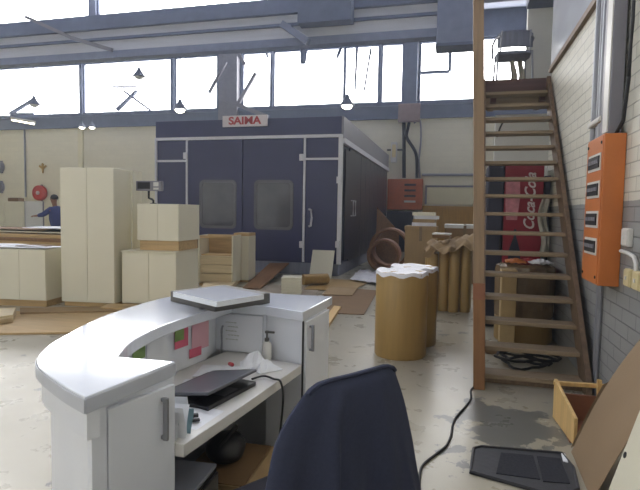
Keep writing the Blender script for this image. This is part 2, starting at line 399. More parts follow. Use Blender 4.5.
steel_thing('wall_bracket', 'steel bracket leaning off the grey column above the booth sign', 'bracket', [(py(219, 97, 20.3), py(268, 117, 20.3), .12), (py(238, 104, 20.3), py(256, 73, 20.3), .1), (py(234, 46, 20.3), py(245, 65, 20.3), .1), (py(209, 93, 20.3), py(226, 62, 20.3), .08)], 'grey_metal', br)
struct('beam_5', MB().bx(-3.95, -2.6, 12.6, 12.98, 6.15, 6.9), 'steel_dark')
struct('column_3', MB().bx(-10.25, -10.05, 12.98, 13.2, 6.54, 9.1), 'steel')
t = thing('ventilation_duct', 'blue grey sheet metal duct box hanging from the roof by the timber post', 'duct', (-.1, 12.8, 5.46))
obj('body', MB().bx(-.48, .40, 0, .55, 0, 1.6), 'steel', t, .02); obj('rim', MB().bx(-.5, .42, -.02, .57, -.02, .05), 'steel_dark', t); obj('hanger', MB().bx(-.03, .03, .2, .26, 1.6, 2.2), 'steel_dark', t)
# torn sheets hanging in the windows
for k, (pa, pb, w) in enumerate((((304, 46), (303, 64), .4), ((357, 47), (355, 94), .12), ((371, 48), (363, 98), .1), ((342, 45), (337, 58), .2), ((265, 48), (268, 58), .15))):
    p, q = py(*pa, 20.75), py(*pb, 20.75)
    tag(obj('torn_sheet', MB().sheet(lambda u, v, p=p, q=q, w=w: p.lerp(q, v)+Vector(((u-.5)*w*(1-.5*v), .03*math.sin(u*9+v*7), 0)), 6, 8, .01), 'steel_dark'),
        ['wide dark scrap of sheet hanging at the top of the widest window', 'long dark strip of sheet hanging beside a lit bell lamp', 'dark slanting strip of sheet hanging nearest the narrow window pane', 'short dark scrap of sheet above the lit bell lamp', 'short dark scrap of sheet in the window beside the grey column'][k], 'hanging sheet', 'torn sheets in the back windows')
# lamps
def bell_lamp(px, y_, Y, label, lit=True, k=1.0):
    p = py(px, y_, Y); o = thing('pendant_lamp', label, 'lamp', p, 0, 'bell lamps under the roof')
    obj('lamp_shade', MB().lathe([(.2*k, -.02), (.2*k, 0), (.13*k, .1*k), (.07*k, .18*k), (.05*k, .26*k), (.03*k, .28*k)]), 'steel', o, smooth=True)
    obj('bulb', MB().ball((0, 0, -.03*k), .14*k, (1, 1, .6)), 'glow' if lit else 'white_plastic', o, smooth=True)
    zt = 6.55 + (Y-13)*.29 if Y > 13.4 else 5.75
    obj('cord', MB().tube([(0, 0, .27*k), (0, 0, zt-p.z)], .012, 6), 'steel_dark', o)
bell_lamp(180, 109, 13.9, 'lit bell lamp hanging above the blue booth beside its sign')
bell_lamp(347, 105, 13.9, 'lit bell lamp hanging at the open corner of the blue booth')
bell_lamp(139, 76, 15.5, 'unlit bell lamp hanging high against the bright wide window', False)
bell_lamp(34, 104, 15.5, 'unlit bell lamp hanging low against the end window', False)
bell_lamp(82, 127, 18.5, 'small lit bell lamp over the wall pillar, farther from the booth of two', k=.75)
bell_lamp(92, 127, 18.5, 'small lit bell lamp beside the wall pillar, nearer the booth of two', k=.75)
p, q = py(12, 120, 18), py(34, 124, 18)
t = thing('tube_light', 'long slanting fluorescent light fitting under the end window', 'ceiling light', p)
obj('housing', MB().bar((0, 0, .08), q-p+Vector((0, 0, .08)), .16, .1), 'white_plastic', t); obj('tube', MB().bar((0, 0, 0), q-p, .06), 'tube', t); obj('hanger', MB().bar((0, 0, .1), (0, 0, 2.4), .02), 'steel_dark', t)

# ------------------------------------------------------------------ blue spray booth
BX0, BX1, BY0, BY1, BZ = -7.48, -2.62, 11.9, 20.2, 3.72
t = thing('spray_booth', 'large navy blue panelled booth with white edging and two dark windows', 'spray booth', (0, 0, 0))
obj('body', MB().bx(BX0, BX1, BY0+.03, BY1, .28, BZ), 'navy', t)
obj('plinth', MB().bx(BX0, BX1, BY0-.02, BY1, 0, .28), 'plinth_grey', t)
sp = MB()
n = 9
for k in range(n):
    ya = BY0+.9+(BY1-BY0-1.2)*k/n; yb = BY0+.9+(BY1-BY0-1.2)*(k+1)/n
    sp.bx(BX1, BX1+.03, ya+.015, yb-.015, .28, 3.1)
obj('side_panel', sp, 'navy_dark', t)
obj('side_fascia', MB().bx(BX1, BX1+.05, BY0, BY1, 3.2, BZ), 'grey_metal', t)
obj('side_rail', MB().bx(BX1, BX1+.09, BY0, BY1, 3.1, 3.22), 'booth_trim', t)
sx = BX1+.03
fr = MB()
fy = BY0
fr.bx(BX0, BX1, fy-.02, fy+.03, 3.24, 3.31)
for x in (-6.58, -3.50): fr.bx(x-.025, x+.025, fy-.02, fy+.03, .3, 3.24)
fr.bx(BX1-.06, BX1+.04, fy-.03, fy+.05, .28, 3.3).bx(BX0, BX0+.05, fy-.02, fy+.03, .3, 3.24)
fr.bx(BX0, -6.58, fy-.015, fy+.03, 2.70, 2.75).bx(-3.5, BX1, fy-.015, fy+.03, 2.72, 2.77)
obj('edging', fr, 'booth_trim', t)
def rrect(cx, cz, w, h, r, n=6):
    out = []
    for (sx_, sz_, a0) in ((1, 1, 0), (-1, 1, 90), (-1, -1, 180), (1, -1, 270)):
        for k in range(n+1):
            a = R(a0+90*k/n); out.append((cx+sx_*(w/2-r)+r*math.cos(a), cz+sz_*(h/2-r)+r*math.sin(a)))
    return out
for (xa, xb, lab) in ((-6.545, -5.075, None), (-5.06, -3.535, None)):
    d = obj('door', MB().bx(xa, xb, fy-.02, fy+.03, .33, 3.22), 'navy', t, .008)
    cx = -5.72 if xa < -6 else -4.26
    o = [Vector((x, fy-.035, z)) for x, z in rrect(cx, 1.65, 1.0, 1.2, .13)]
    i = [Vector((x, fy-.035, z)) for x, z in rrect(cx, 1.65, .86, 1.06, .09)]
    mb = MB(); k = len(o); bm = mb.bm
    vo = [bm.verts.new(v) for v in o]; vi = [bm.verts.new(v) for v in i]; vo2 = [bm.verts.new(v+Vector((0, .03, 0))) for v in o]; vi2 = [bm.verts.new(v+Vector((0, .03, 0))) for v in i]
    for a in range(k):
        b = (a+1) % k
        bm.faces.new((vo[a], vo[b], vi[b], vi[a])); bm.faces.new((vo[a], vo2[a], vo2[b], vo[b])); bm.faces.new((vi[b], vi2[b], vi2[a], vi[a]))
    obj('window_gasket', mb, 'gasket', d)
    obj('pane', MB().solid([v+Vector((0, .014, 0)) for v in i], (0, 1, 0), .012), 'booth_glass', d)
d = obj('door', MB().bx(-3.465, BX1-.07, fy-.02, fy+.03, .33, 2.71), 'navy', t, .008)
obj('handle', MB().tube([(-3.36, fy-.02, 1.56), (-3.3, fy-.09, 1.55), (-3.28, fy-.09, 1.35), (-3.3, fy-.09, 1.17), (-3.36, fy-.02, 1.16)], .028), 'booth_trim', d, smooth=True)
for (hx, hz) in ((BX1-.03, 2.25), (BX1-.03, .75), (-3.53, .72), (-3.56, 2.78), (-6.6, 2.85)):
    obj('hinge', MB().bx(hx-.06, hx+.05, fy-.06, fy-.02, hz-.08, hz+.08), 'booth_trim', t, .01)
d = obj('side_door', MB().bx(sx, sx+.02, 12.2, 13.6, .35, 3.0), 'navy_dark', t)
obj('handle', MB().tube([(sx+.02, 12.95, 1.8), (sx+.08, 12.95, 1.8), (sx+.08, 12.95, 1.42), (sx+.02, 12.95, 1.42), ], .02).tube([(sx+.02, 13.25, 1.8), (sx+.08, 13.25, 1.8), (sx+.08, 13.25, 1.42), (sx+.02, 13.25, 1.42), ], .02), 'booth_trim', d, smooth=True)
t = thing('booth_sign', 'small white sign with bold red capital letters on the booth top', 'sign', (-5.0, BY0-.06, 3.66))
obj('board', MB().box((0, 0, 0), (1.16, .04, .27)), 'sign_white', t, .006)
lettering('lettering', 'SAIMA', .25, 'red_sign', t, (0, -.024, 0), (PI/2, 0, 0), sx=1.18, bold=.008)

# ------------------------------------------------------------------ back wall bits
def wallpipe(px, ya, yb, Y, r, label, m):
    a, b = py(px, ya, Y), py(px, yb, Y)
    tag(obj('wall_conduit', MB().tube([(a.x, YB-r, a.z), (a.x, YB-r, b.z)], r), m, smooth=True), label, 'conduit')
wallpipe(25, 126, 197, YB, .04, 'thin grey conduit running down the cream back wall by the hose reel', 'grey_conduit')
p = py(40.5, 193, YB-.12)
t = thing('hose_reel', 'round red fire hose reel mounted on the cream back wall', 'hose reel', p)
obj('drum', MB().cyl((0, -.05, 0), .36, .2, 'Y', 32), 'red_reel', t, .02, smooth=True); obj('hub', MB().cyl((0, -.17, 0), .09, .06, 'Y', 20), 'sign_white', t, smooth=True); obj('bracket', MB().bx(-.04, .04, .05, .1, -.4, .4), 'grey_metal', t)
obj('hose', MB().tube([Vector((.30*math.cos(a), -.16, .30*math.sin(a))) for a in [2*PI*k/24 for k in range(24)]], .025, 6, True), 'red_reel', t, smooth=True)
p = py(43, 168.5, YB-.03)
t = tag(obj('wall_emblem', MB().prism([(-.03, -.22), (.03, -.22), (.05, -.03), (.22, .1), (.18, .16), (.05, .08), (.06, .2), (0, .26), (-.06, .2), (-.05, .08), (-.18, .16), (-.22, .1), (-.05, -.03)], 0, .03), 'gold', loc=p, rot=(PI/2, 0, 0)), 'small gold winged ornament high on the cream wall above the reel', 'ornament')
for k, (y_, lab) in enumerate(((167, 'small grey clamp on the cream wall, higher of two at the picture edge'), (187, 'small grey clamp on the cream wall, lower of two at the picture edge'))):
    p = py(1, y_, YB-.06); tag(obj('wall_clamp', MB().tube([(.15*math.cos(a), 0, .22*math.sin(a)) for a in [2*PI*k_/14 for k_ in range(14)]], .05, 6, True).bx(-.06, .06, -.03, .06, -.3, .3), 'grey_metal', loc=p), lab, 'clamp')
# white sheets and low cupboards along the back
a, b = py(-14, 201, 17), py(24, 226, 17)
t = thing('low_cupboard', 'long low cream cupboard standing behind the stacked boards', 'cupboard', ((a.x+b.x)/2, 17, 0))
w = b.x-a.x
obj('body', MB().bx(-w/2, w/2, 0, .6, .1, a.z), 'cream_board', t, .01); obj('base', MB().bx(-w/2+.03, w/2-.03, .04, .56, 0, .1), 'chip', t); obj('door', MB().bx(-w/2+.02, -.01, -.02, 0, .14, a.z-.04), 'cream_board', t); obj('door', MB().bx(.01, w/2-.02, -.02, 0, .14, a.z-.04), 'cream_board', t)
p = py(12, 201, 17); tag(obj('carton', MB().box((0, .2, .07), (.5, .3, .14)).box((0, .2, .145), (.5, .06, .01)), 'cardboard_dark', loc=(p.x, 17, a.z)), 'small brown carton lying on top of the long low cream cupboard', 'box')
a, b = py(25, 201, 16.8), py(43, 226, 16.8)
t = thing('room_divider', 'pale grey upright panel standing beside the long low cream cupboard', 'panel', ((a.x+b.x)/2, 16.8, 0))
w = b.x-a.x; obj('sheet', MB().bx(-w/2, w/2, 0, .04, .05, a.z), 'white_wall', t); obj('edge_strip', MB().bx(-w/2-.02, -w/2, -.01, .05, .05, a.z).bx(w/2, w/2+.02, -.01, .05, .05, a.z), 'grey_metal', t); obj('foot', MB().bx(-w/2, w/2, -.2, .24, 0, .05), 'grey_metal', t)

# junction box on the column, cables, orange cabinet, wall panelling
t = thing('junction_box', 'mauve brown metal box high on the back column with cables below', 'junction box', ((-2.27-1.47)/2, 20.5, 5.03))
obj('body', MB().bx(-.42, .42, -.02, .14, 0, .7), 'mauve', t, .02); obj('lid', MB().bx(-.38, .38, -.04, -.02, .04, .66), 'mauve', t, .01)
zo = 2.88
for k, (pts, lab) in enumerate((([(404, 130), (404, 152), (404, 178)], 'thick straight black cable dropping from the mauve box to the orange cabinet'),
                               ([(408, 128), (407, 138), (416, 154), (417, 178)], 'black cable bowing outward from the mauve box to the orange cabinet'),
                               ([(420, 121), (421, 140), (419, 160), (420, 178)], 'thin grey cable hanging farthest from the booth beside the orange cabinet'))):
    P = [py(*p, 20.85) for p in pts]; P = [Vector((-1.87+(k-1)*.2, 20.6, 5.0))]+P
    pts2 = []
    for i in range(len(P)-1):
        for s in range(6):
            u = s/6; p0, p1, p2, p3 = P[max(i-1, 0)], P[i], P[i+1], P[min(i+2, len(P)-1)]
            pts2.append(.5*((2*p1)+(p2-p0)*u+(2*p0-5*p1+4*p2-p3)*u*u+(3*p1-p0-3*p2+p3)*u**3))
    pts2.append(P[-1]); tag(obj('power_cable', MB().tube(pts2, (.07, .06, .035)[k]), ('rubber', 'rubber', 'grey_metal')[k], smooth=True), lab, 'cable')
a, b = py(388, 179, 20.7), py(422, 210, 20.7)
t = thing('orange_cabinet', 'orange red slotted electrical cabinet on the back wall past the booth', 'electrical cabinet', ((a.x+b.x)/2, 20.645, b.z))
w, h = b.x-a.x, a.z-b.z
obj('body', MB().bx(-w/2, w/2, 0, .35, 0, h), 'orange_red', t, .02)
for k in range(4):
    obj('slot', MB().bx(-.02, .42, -.012, 0, h*(.80-.18*k)-.03, h*(.80-.18*k)+.05), 'white_plastic' if k == 3 else 'rubber', t)
a, b = py(388, 211, 20.8), py(420, 224, 20.8)
t = thing('dark_cabinet', 'dark navy cabinet on the floor beneath the orange red cabinet', 'cabinet', ((a.x+b.x)/2, 20.4, 0))
obj('body', MB().bx(-.65, .55, 0, .5, .08, a.z), 'navy_cup', t, .02); obj('plinth', MB().bx(-.6, .5, .03, .47, 0, .08), 'rubber', t); obj('door', MB().bx(-.62, .52, -.02, 0, .12, a.z-.04), 'navy_cup', t)
p = py(379, 150, YB-.1); t = thing('wall_junction_box', 'small white junction box on the cream wall beside the booth roof', 'wall light', (p.x+.6, YB-.005, p.z))
obj('body', MB().bx(-.12, .12, -.14, 0, -.5, .3), 'white_plastic', t, .02); obj('box_cover', MB().bx(-.07, .07, -.16, -.14, -.3, .2), 'cream_plastic', t)  # plain white junction box, gives no light
a = py(396, 150, YB); tag(obj('wall_hook', MB().bx(-.35, .35, -.06, 0, -.03, .03), 'rubber', loc=(a.x, YB, a.z)), 'short dark bar fixed across the wall beside the black cables', 'bar')
a, b = py(422, 175, YB), py(484, 175, YB)
tag(obj('wall_pipe', MB().tube([(a.x, YB-.05, a.z), (b.x+.8, YB-.05, a.z)], .05), 'grey_conduit', smooth=True), 'grey pipe running level across the back wall by the timber post', 'pipe')
a, b = py(427, 187, 20.8), py(490, 205, 20.8)
t = thing('wall_board', 'cream framed panel on the back wall under the level grey pipe', 'wall panel', ((a.x+b.x)/2, YB, b.z))
w, h = b.x-a.x, a.z-b.z
obj('panel', MB().bx(-w/2, w/2, -.06, 0, 0, h), 'cream_wall', t); obj('frame', MB().bx(-w/2-.06, w/2, -.1, 0, h, h+.07).bx(-w/2-.08, -w/2, -.1, 0, 0, h+.07), 'grey_metal', t)
a, b = py(420, 205, 20.6), py(490, 222, 20.6)
t = tag(obj('ochre_board', MB().bx(a.x+.1, b.x, 20.55, 20.62, .2, a.z-.03).bx(a.x+.1, a.x+.2, 20.5, 20.9, 0, .2).bx(b.x-.1, b.x, 20.5, 20.9, 0, .2), 'ochre'), 'ochre brown wooden panel standing against the wall under the framed panel', 'panel')

# ------------------------------------------------------------------ cream cabinets
def cabinet(label, loc, rz, w, dp, z0, z1, doors, plinth, group=None, name='cabinet', cat='cabinet', top=True):
    """front edge along local x, depth along local y"""
    t = thing(name, label, cat, loc, R(rz), group)
    obj('carcass', MB().bx(0, w, .018, dp, z0+plinth, z1), 'cream_board', t, .003)
    if plinth: obj('plinth', MB().bx(.02, w-.02, .045, dp-.02, z0, z0+plinth), 'chip', t)
    n = len(doors)-1
    for i in range(n):
        obj('door', MB().bx(doors[i]*w+.002, doors[i+1]*w-.002, -.002, .017, z0+plinth+.003, z1-.003), 'cream_board', t, .003)
    return t
cabinet('tall cream two-door wardrobe cabinet standing on a wooden plinth', (-5.775, 6.62, 0), 7, .86, .52, 0, 2.1, (0, .5, 1), .07, name='wardrobe', cat='wardrobe')
tag(obj('tall_board', MB().bx(0, .018, 0, .3, .02, 2.1).bx(0, .018, .02, .28, 0, .02), 'cream_board', loc=(-4.958, 7.22, 0), rotz=R(7)), 'narrow tall cream panel standing on edge at the wardrobe side', 'panel')
cabinet('low cream base cabinet on wooden plinth at the picture edge, under white sheets', (-7.3, 6.24, 0), 8, 1.42, .55, 0, .87, (0, .22, .7, 1), .1)
cabinet('low cream two-door base cabinet carrying the smaller cabinet beside the wardrobe', (-4.86, 6.82, 0), 7, .86, .9, 0, .85, (0, .5, 1), .07)
cabinet('small cream two-door wall cabinet sitting on top of the lower cream cabinet', (-4.70, 6.98, .871), 4, .68, .75, 0, .71, (0, .5, 1), .15)
tag(obj('cover_board', MB().bx(-.01, .87, -.02, .9, 0, .016).bx(.0, .85, .0, .88, -.001, 0), 'cream_board', loc=(-4.86, 6.82, .852), rotz=R(7)), 'thin cream top board between the two stacked cream cabinets', 'board')
p = at(150, 203, Y=7.2)
t = thing('digital_display', 'small grey digital display on a bent black bracket above the cream cabinets', 'display', (p.x, 7.25, 1.582))
a, b = at(137, 181, Y=7.25), at(162, 191, Y=7.25)
obj('housing', MB().bx(a.x-p.x, b.x-p.x, -.03, .05, b.z-1.582, a.z-1.582), 'grey_metal', t, .008)
obj('screen', MB().bx(a.x-p.x+.03, a.x-p.x+.25, -.034, -.03, b.z-1.582+.03, a.z-1.582-.02), 'black_plastic', t)
obj('keypad', MB().bx(b.x-p.x-.13, b.x-p.x-.04, -.036, -.03, b.z-1.582+.07, a.z-1.582-.02).bx(b.x-p.x-.13, b.x-p.x-.04, -.036, -.03, b.z-1.582+.02, b.z-1.582+.05), 'white_plastic', t)
obj('bracket', MB().tube([(-.06, .01, b.z-1.582), (-.06, .01, .09), (.0, .01, .07), (.02, .01, .05), (.02, .01, 0)], .018).cyl((.02, .01, .006), .05, .012), 'rubber', t, smooth=True)

# board stack on a bench behind the base cabinets
t = thing('work_bench', 'plain wooden bench under the brown boards behind the base cabinet', 'bench', (-8.0, 8.2, 0))
obj('bench_top', MB().bx(-1.5, 1.6, -.75, .75, .66, .72), 'ply', t)
for x in (-1.35, 1.45):
    for y in (-.6, .6): obj('leg', MB().bx(x-.05, x+.05, y-.05, y+.05, 0, .66), 'pine', t)
z = .721
names = ['brown board in the bench stack, lowest of its pile', 'brown board in the bench stack, second up from the bench', 'brown board in the bench stack, third up from the bench', 'brown board in the bench stack, fourth up from the bench', 'brown board in the bench stack, just under the pale sheets']
for k in range(5):
    h = .06
    tag(obj('stacked_board', MB().bx(-1.5-.03*(k % 2), 1.52+.04*((k*7) % 3-1), -.72+.03*((k*5) % 3), .7, 0, h-.004).bx(-1.4, 1.4, -.6, .6, h-.004, h-.002), 'brown_board' if k % 2 else 'chip', loc=(-8, 8.2, z)), names[k], 'board', 'brown boards stacked on the bench')
    z += h
for k, (m_, a_, lab) in enumerate((('cream_board', 0, 'wide cream sheet lying on the brown board stack, lower of the loose sheets'), ('cardboard_dark', -4, 'dark brown thin sheet lying between the loose pale sheets on the stack'), ('paper', 6, 'white sheet lying on the brown board stack nearest the wardrobe'))):
    w = (1.48, .9, .55)[k]; x0 = (0, .1, 1.0)[k]
    tag(obj('loose_sheet', MB().sheet(lambda u, v, w=w, k=k: Vector(((u-.5)*2*w, (v-.5)*1.1, .05+.012*math.sin(u*6+k)*math.sin(v*4))), 10, 6, .02 if k == 0 else .008), m_, loc=(-8+x0, 8.25, z-.01+.035*k), rotz=R(a_)), lab, 'sheet', 'loose sheets on the bench stack')
tag(obj('loose_sheet', MB().sheet(lambda u, v: Vector((u*1.42, v*.6, .012+.012*math.sin(u*5)*v)), 10, 4, .006), 'paper', loc=(-7.32, 6.24, .880), rotz=R(8)), 'white sheet lying over the top of the low cream base cabinet', 'sheet')
tag(obj('dark_strip', MB().sheet(lambda u, v: Vector((u*.45, v*.15+u*.1, .012+.02*math.sin(u*3))), 8, 2, .008), 'cardboard_dark', loc=(-6.5, 6.5, .892), rotz=R(8)), 'thin dark curled strip lying on the white sheet of the base cabinet', 'strip')

# boards lying on the floor in front of the cabinets
def flat(name, pts, z, t, m, label, cat='board', group=None, twist=0):
    c = sum((Vector((p[0], p[1], 0)) for p in pts), Vector())/len(pts)
    n = len(pts)
    mb = MB().prism([(p[0]-c.x, p[1]-c.y) for p in pts], 0, t)
    inner = [((p[0]-c.x)*.985, (p[1]-c.y)*.985) for p in pts]
    mb.prism(inner, t, t+.001)
    return tag(obj(name, mb, m, loc=(c.x, c.y, z)), label, cat, group)
def fp(*px): return [tuple(at(x, y, Z=0)[:2]) for x, y in px]
gb = 'boards lying on the floor before the cream cabinets'
flat('floor_board', fp((-60, 336), (75, 334), (210, 318), (120, 311), (-60, 314)), 0.002, .022, 'ply', 'large pale plywood sheet flat on the floor before the cream cabinets', group=gb)
flat('floor_board', fp((20, 316), (150, 313), (140, 309), (20, 311)), .026, .022, 'cardboard', 'long narrow brown board lying on the pale plywood sheet', group=gb)
flat('floor_board', fp((100, 312), (200, 318), (205, 312), (110, 307.5)), .05, .018, 'ply', 'plywood offcut lying before the plinth of the stacked cabinets', group=gb)
for k in range(3):
    d = (0, .02, -.01)[k]
    flat('short_board', [(x+d, y-d) for x, y in fp((-30, 331), (13, 324), (16, 316), (-30, 319))], .027+k*.031, .029, 'ply_pale', ['short pale board stacked on the plywood at the picture edge, lowest of three', 'short pale board stacked on the plywood at the picture edge, middle of three', 'short pale board stacked on the plywood at the picture edge, top of three'][k], group='short boards stacked at the picture edge')

# drawer units near the booth
t = thing('drawer_carcass', 'open cream drawer unit with wooden drawer fronts standing before the booth', 'drawer unit', (-4.90, 9.30, 0), R(8))
obj('side_panel', MB().bx(.68, .71, 0, .6, .06, 1.0), 'cream_board', t, .003); obj('side_panel', MB().bx(0, .03, 0, .6, .06, 1.0), 'cream_board', t, .003)
obj('back_panel', MB().bx(.03, .68, .57, .6, .06, 1.0), 'chip', t); obj('rail', MB().bx(.03, .68, .02, .1, .95, 1.0), 'chip', t); obj('base', MB().bx(.02, .69, .02, .58, 0, .06), 'chip', t); obj('shelf', MB().bx(.03, .68, .1, .57, .60, .62), 'chip', t)
obj('rear_rail', MB().bx(.03, .68, .5, .57, .95, 1.0), 'chip', t)
for k in range(3): obj('drawer', MB().bx(.035, .675, .02, .5, .08+k*.175, .08+k*.175+.165), 'ply_pale', t, .004)
t = thing('narrow_cabinet', 'narrow cream cabinet side with raw wooden top, beside the open drawer unit', 'cabinet', (-4.46, 10.05, 0), R(4))
obj('carcass', MB().bx(0, .32, .0, .45, .05, .97), 'cream_board', t, .003); obj('door', MB().bx(.02, .315, -.018, 0, .07, .95), 'cream_board', t, .003); obj('top', MB().bx(-.02, .30, .02, .5, .97, 1.03), 'chip', t); obj('base', MB().bx(.02, .3, .02, .43, 0, .05), 'chip', t)
flat('floor_board', fp((200, 295), (232, 290), (238, 284), (204, 287)), .0, .09, 'ply_pale', 'thick pale wooden block lying at the foot of the open drawer unit')
# leaning plank
a, b = at(243, 289, Z=0.0), at(260, 290, Z=0.0); c, d = at(289, 264, Y=11.84), at(270, 264, Y=11.84)
tag(obj('leaning_plank', MB().solid([a, b, c, d], (-.1, -.3, 1), .03), 'brown_board'), 'brown plank leaning on the booth plinth behind the drawer unit', 'plank')
# sheets over the floor
flat('floor_sheet', fp((248, 298), (312, 300), (322, 287), (262, 285)), .001, .008, 'grey_sheet', 'greyish brown sheet on the floor under the cream block of paper', 'sheet')
flat('cardboard_sheet', fp((312, 313), (364, 315), (378, 291), (330, 287)), .001, .01, 'cardboard_dark', 'large dull brown cardboard sheet flat on the floor near the drum rolls', 'sheet', 'cardboard sheets on the floor')
flat('cardboard_sheet', fp((304, 290), (350, 292), (372, 282), (318, 279)), .012, .008, 'kraft', 'golden brown cardboard sheet on the floor under the rolled paper', 'sheet', 'cardboard sheets on the floor')
flat('cardboard_sheet', fp((322, 296), (352, 297), (358, 289), (330, 288)), .021, .008, 'cardboard', 'small pale brown cardboard sheet lying across the two bigger ones', 'sheet', 'cardboard sheets on the floor')
flat('floor_plank', fp((318, 331), (327, 330), (341, 309), (334, 308)), .0, .04, 'pine', 'yellow wooden plank on the floor behind the far end of the desk', 'plank')
cs = [at(*p, Z=.02) for p in ((350, 281), (385, 286), (388, 275), (360, 271))]
tag(obj('plastic_sheet', MB().sheet(lambda u, v: cs[0].lerp(cs[1], u).lerp(cs[3].lerp(cs[2], u), v)+Vector((0, 0, .05+.06*noise.noise(Vector((u*5, v*5, 1))))), 14, 14, .012), 'film', smooth=True), 'crumpled white plastic sheet on the floor before the brown rings', 'plastic sheet')
p = at(281, 294, Z=.01); q = at(303, 293, Z=.01)
t = thing('paper_block', 'cream block of stacked papers standing alone on the floor sheet', 'paper stack', (p.x, p.y, .009), R(14))
for k in range(6): obj('ream', MB().bx(.0+.004*(k % 2), .36, 0, .40, k*.05, k*.05+.048), 'cream_board', t, .003)
a, b = at(303, 280, Z=.13), at(324, 279, Z=.13); a.z = b.z = .135
t = thing('paper_roll', 'roll of brown paper lying on the floor before the leaning cream board', 'paper roll', (a.x, a.y, .135))
v = (b-a).normalized()
obj('roll', MB().bar((0, 0, 0), (.001, 0, 0), .001).tube([(0, 0, 0), v*.25, v*.55], .11, 20), 'kraft', t, smooth=True); obj('core', MB().tube([v*.548, v*.56], .04, 16), 'cardboard_dark', t)
a, b = at(306, 278, Z=0), at(331, 278, Z=0)
a.y = b.y = 11.55
tag(obj('leaning_board', MB().solid([a, b, (b.x, 11.83, .60), (a.x, 11.83, .60)], (0, -1, .4), .02).solid([a+Vector((.02, -.022, .01)), b+Vector((-.02, -.022, .01)), (b.x-.02, 11.808, .59), (a.x+.02, 11.808, .59)], (0, -1, .4), .002), 'cream_board'), 'square cream board leaning against the front of the booth', 'board')

# ------------------------------------------------------------------ rings, rolls, stacks on the right of the booth
def ring(px, py_, Y, r, w, th, label):
    p = at(px, py_, Y=Y)
    t = thing('cardboard_ring', label, 'ring', (p.x, Y, 0), 0, 'big brown rings beside the booth')
    prof = [(r-th, -w/2), (r, -w/2), (r, w/2), (r-th, w/2)]
    mb = MB(); rings = []
    for k in range(48):
        a = 2*PI*k/48; rings.append([mb.bm.verts.new((rr*math.cos(a), z_, r+rr*math.sin(a))) for rr, z_ in prof])
    for k in range(48):
        A, B = rings[k], rings[(k+1) % 48]
        for j in range(4): mb.bm.faces.new((A[j], A[(j+1) % 4], B[(j+1) % 4], B[j]))
    obj('rim', mb, 'tube_brown', t, .01, smooth=True)
    e = MB()
    for z_ in (-w/2+.02,):
        e.tube([(1.0*(r-th/2)*math.cos(2*PI*k/48), z_-.02, r+(r-th/2)*math.sin(2*PI*k/48)) for k in range(48)], th*.35, 6, True)
    obj('edge_band', e, 'brown_board', t, smooth=True)
ring(384, 266, 13.4, .42, .5, .09, 'big brown open ring standing on edge, nearer of the two by the booth')
ring(390, 262, 14.3, .55, .5, .09, 'big brown open ring standing on edge, farther of the two by the booth')
a, b, c = at(376, 232, Y=15.2), at(399, 232, Y=15.2), at(377, 207, Y=15.2)
tag(obj('triangular_board', MB().solid([Vector((a.x, 15.2, 0)), Vector((b.x, 15.2, 0)), b, c], (0, 1, 0), .03).bx(a.x, b.x, 15.15, 15.4, 0, .05), 'brown_board'), 'dark brown board with a slanting top edge behind the rings', 'board')

def drum_roll(x, y, r, h, label, grp=None, cap=True):
    t = thing('drum_roll', label, 'roll', (x, y, 0), 0, grp)
    obj('wrap', MB().lathe([(r*.97, 0), (r, .015), (r, h*.5), (r, h-.02), (r*.97, h)], seg=56, wob=lambda a, z: .006*math.sin(7*a)+.004*math.sin(19*a+z*3)), 'kraft', t, smooth=True)
    if cap:
        mb = MB(); rings = []
        n = 40
        for j, f in enumerate((1.02, 1.0, .92, .7, .45, .2, .02)):
            rings.append([mb.bm.verts.new((r*f*math.cos(2*PI*k/n), r*f*math.sin(2*PI*k/n), h-(.035 if j == 0 else -.006)+(.022*noise.noise(Vector((r*f*math.cos(2*PI*k/n)*9, r*f*math.sin(2*PI*k/n)*9, x))) if j else .014*math.sin(5*k)))) for k in range(n)])
        for A, B in zip(rings, rings[1:]):
            for k in range(n): mb.bm.faces.new((A[k], A[(k+1) % n], B[(k+1) % n], B[k]))
        mb.bm.faces.new(rings[-1]); obj('plastic_cap', mb, 'film', t)
    return t
drum_roll(-.53, 5.52, .272, .89, 'big brown wrapped roll with white film top, nearer of the pair', 'big wrapped rolls on open floor')
drum_roll(-.445, 6.08, .27, .885, 'big brown wrapped roll with white film top, standing tight behind the nearer one', 'big wrapped rolls on open floor')
# group of slim upright rolls by the post
lb = ['slim upright brown roll at the open end of the row, away from the post', 'slim upright brown roll second in the row towards the timber post', 'slim upright brown roll third in the row towards the timber post', 'slim upright brown roll tight against the timber post']
for k in range(4):
    x = -.32+.165*k
    tt = thing('upright_roll', lb[k], 'roll', (x, 8.22+.05*(k % 2), 0), 0, 'slim rolls standing by the timber post')
    obj('wrap', MB().lathe([(.08, 0), (.082, .02), (.082, 0.87+.06*k), (.078, .89+.06*k)], seg=24, wob=lambda a, z: .02*math.sin(5*a)), 'kraft', tt, smooth=True)
    obj('core', MB().lathe([(.03, 0), (.03, .012)], (0, 0, .885+.06*k), 16), 'cardboard_dark', tt)
cs = [Vector((-.45, 8.0, .98)), Vector((.30, 8.0, 1.18)), Vector((.32, 8.75, 1.22)), Vector((-.42, 8.75, 1.06))]
tag(obj('wrapping_paper', MB().sheet(lambda u, v: cs[0].lerp(cs[1], u).lerp(cs[3].lerp(cs[2], u), v)+Vector((.03*math.sin(v*13), .05*math.sin(u*11), -.03+.09*noise.noise(Vector((u*6, v*5, 4)))-.10*(1-v)**6)), 26, 14, .01), 'cardboard', smooth=False), 'torn crumpled brown wrapping paper lying over the slim upright rolls', 'wrapping paper')
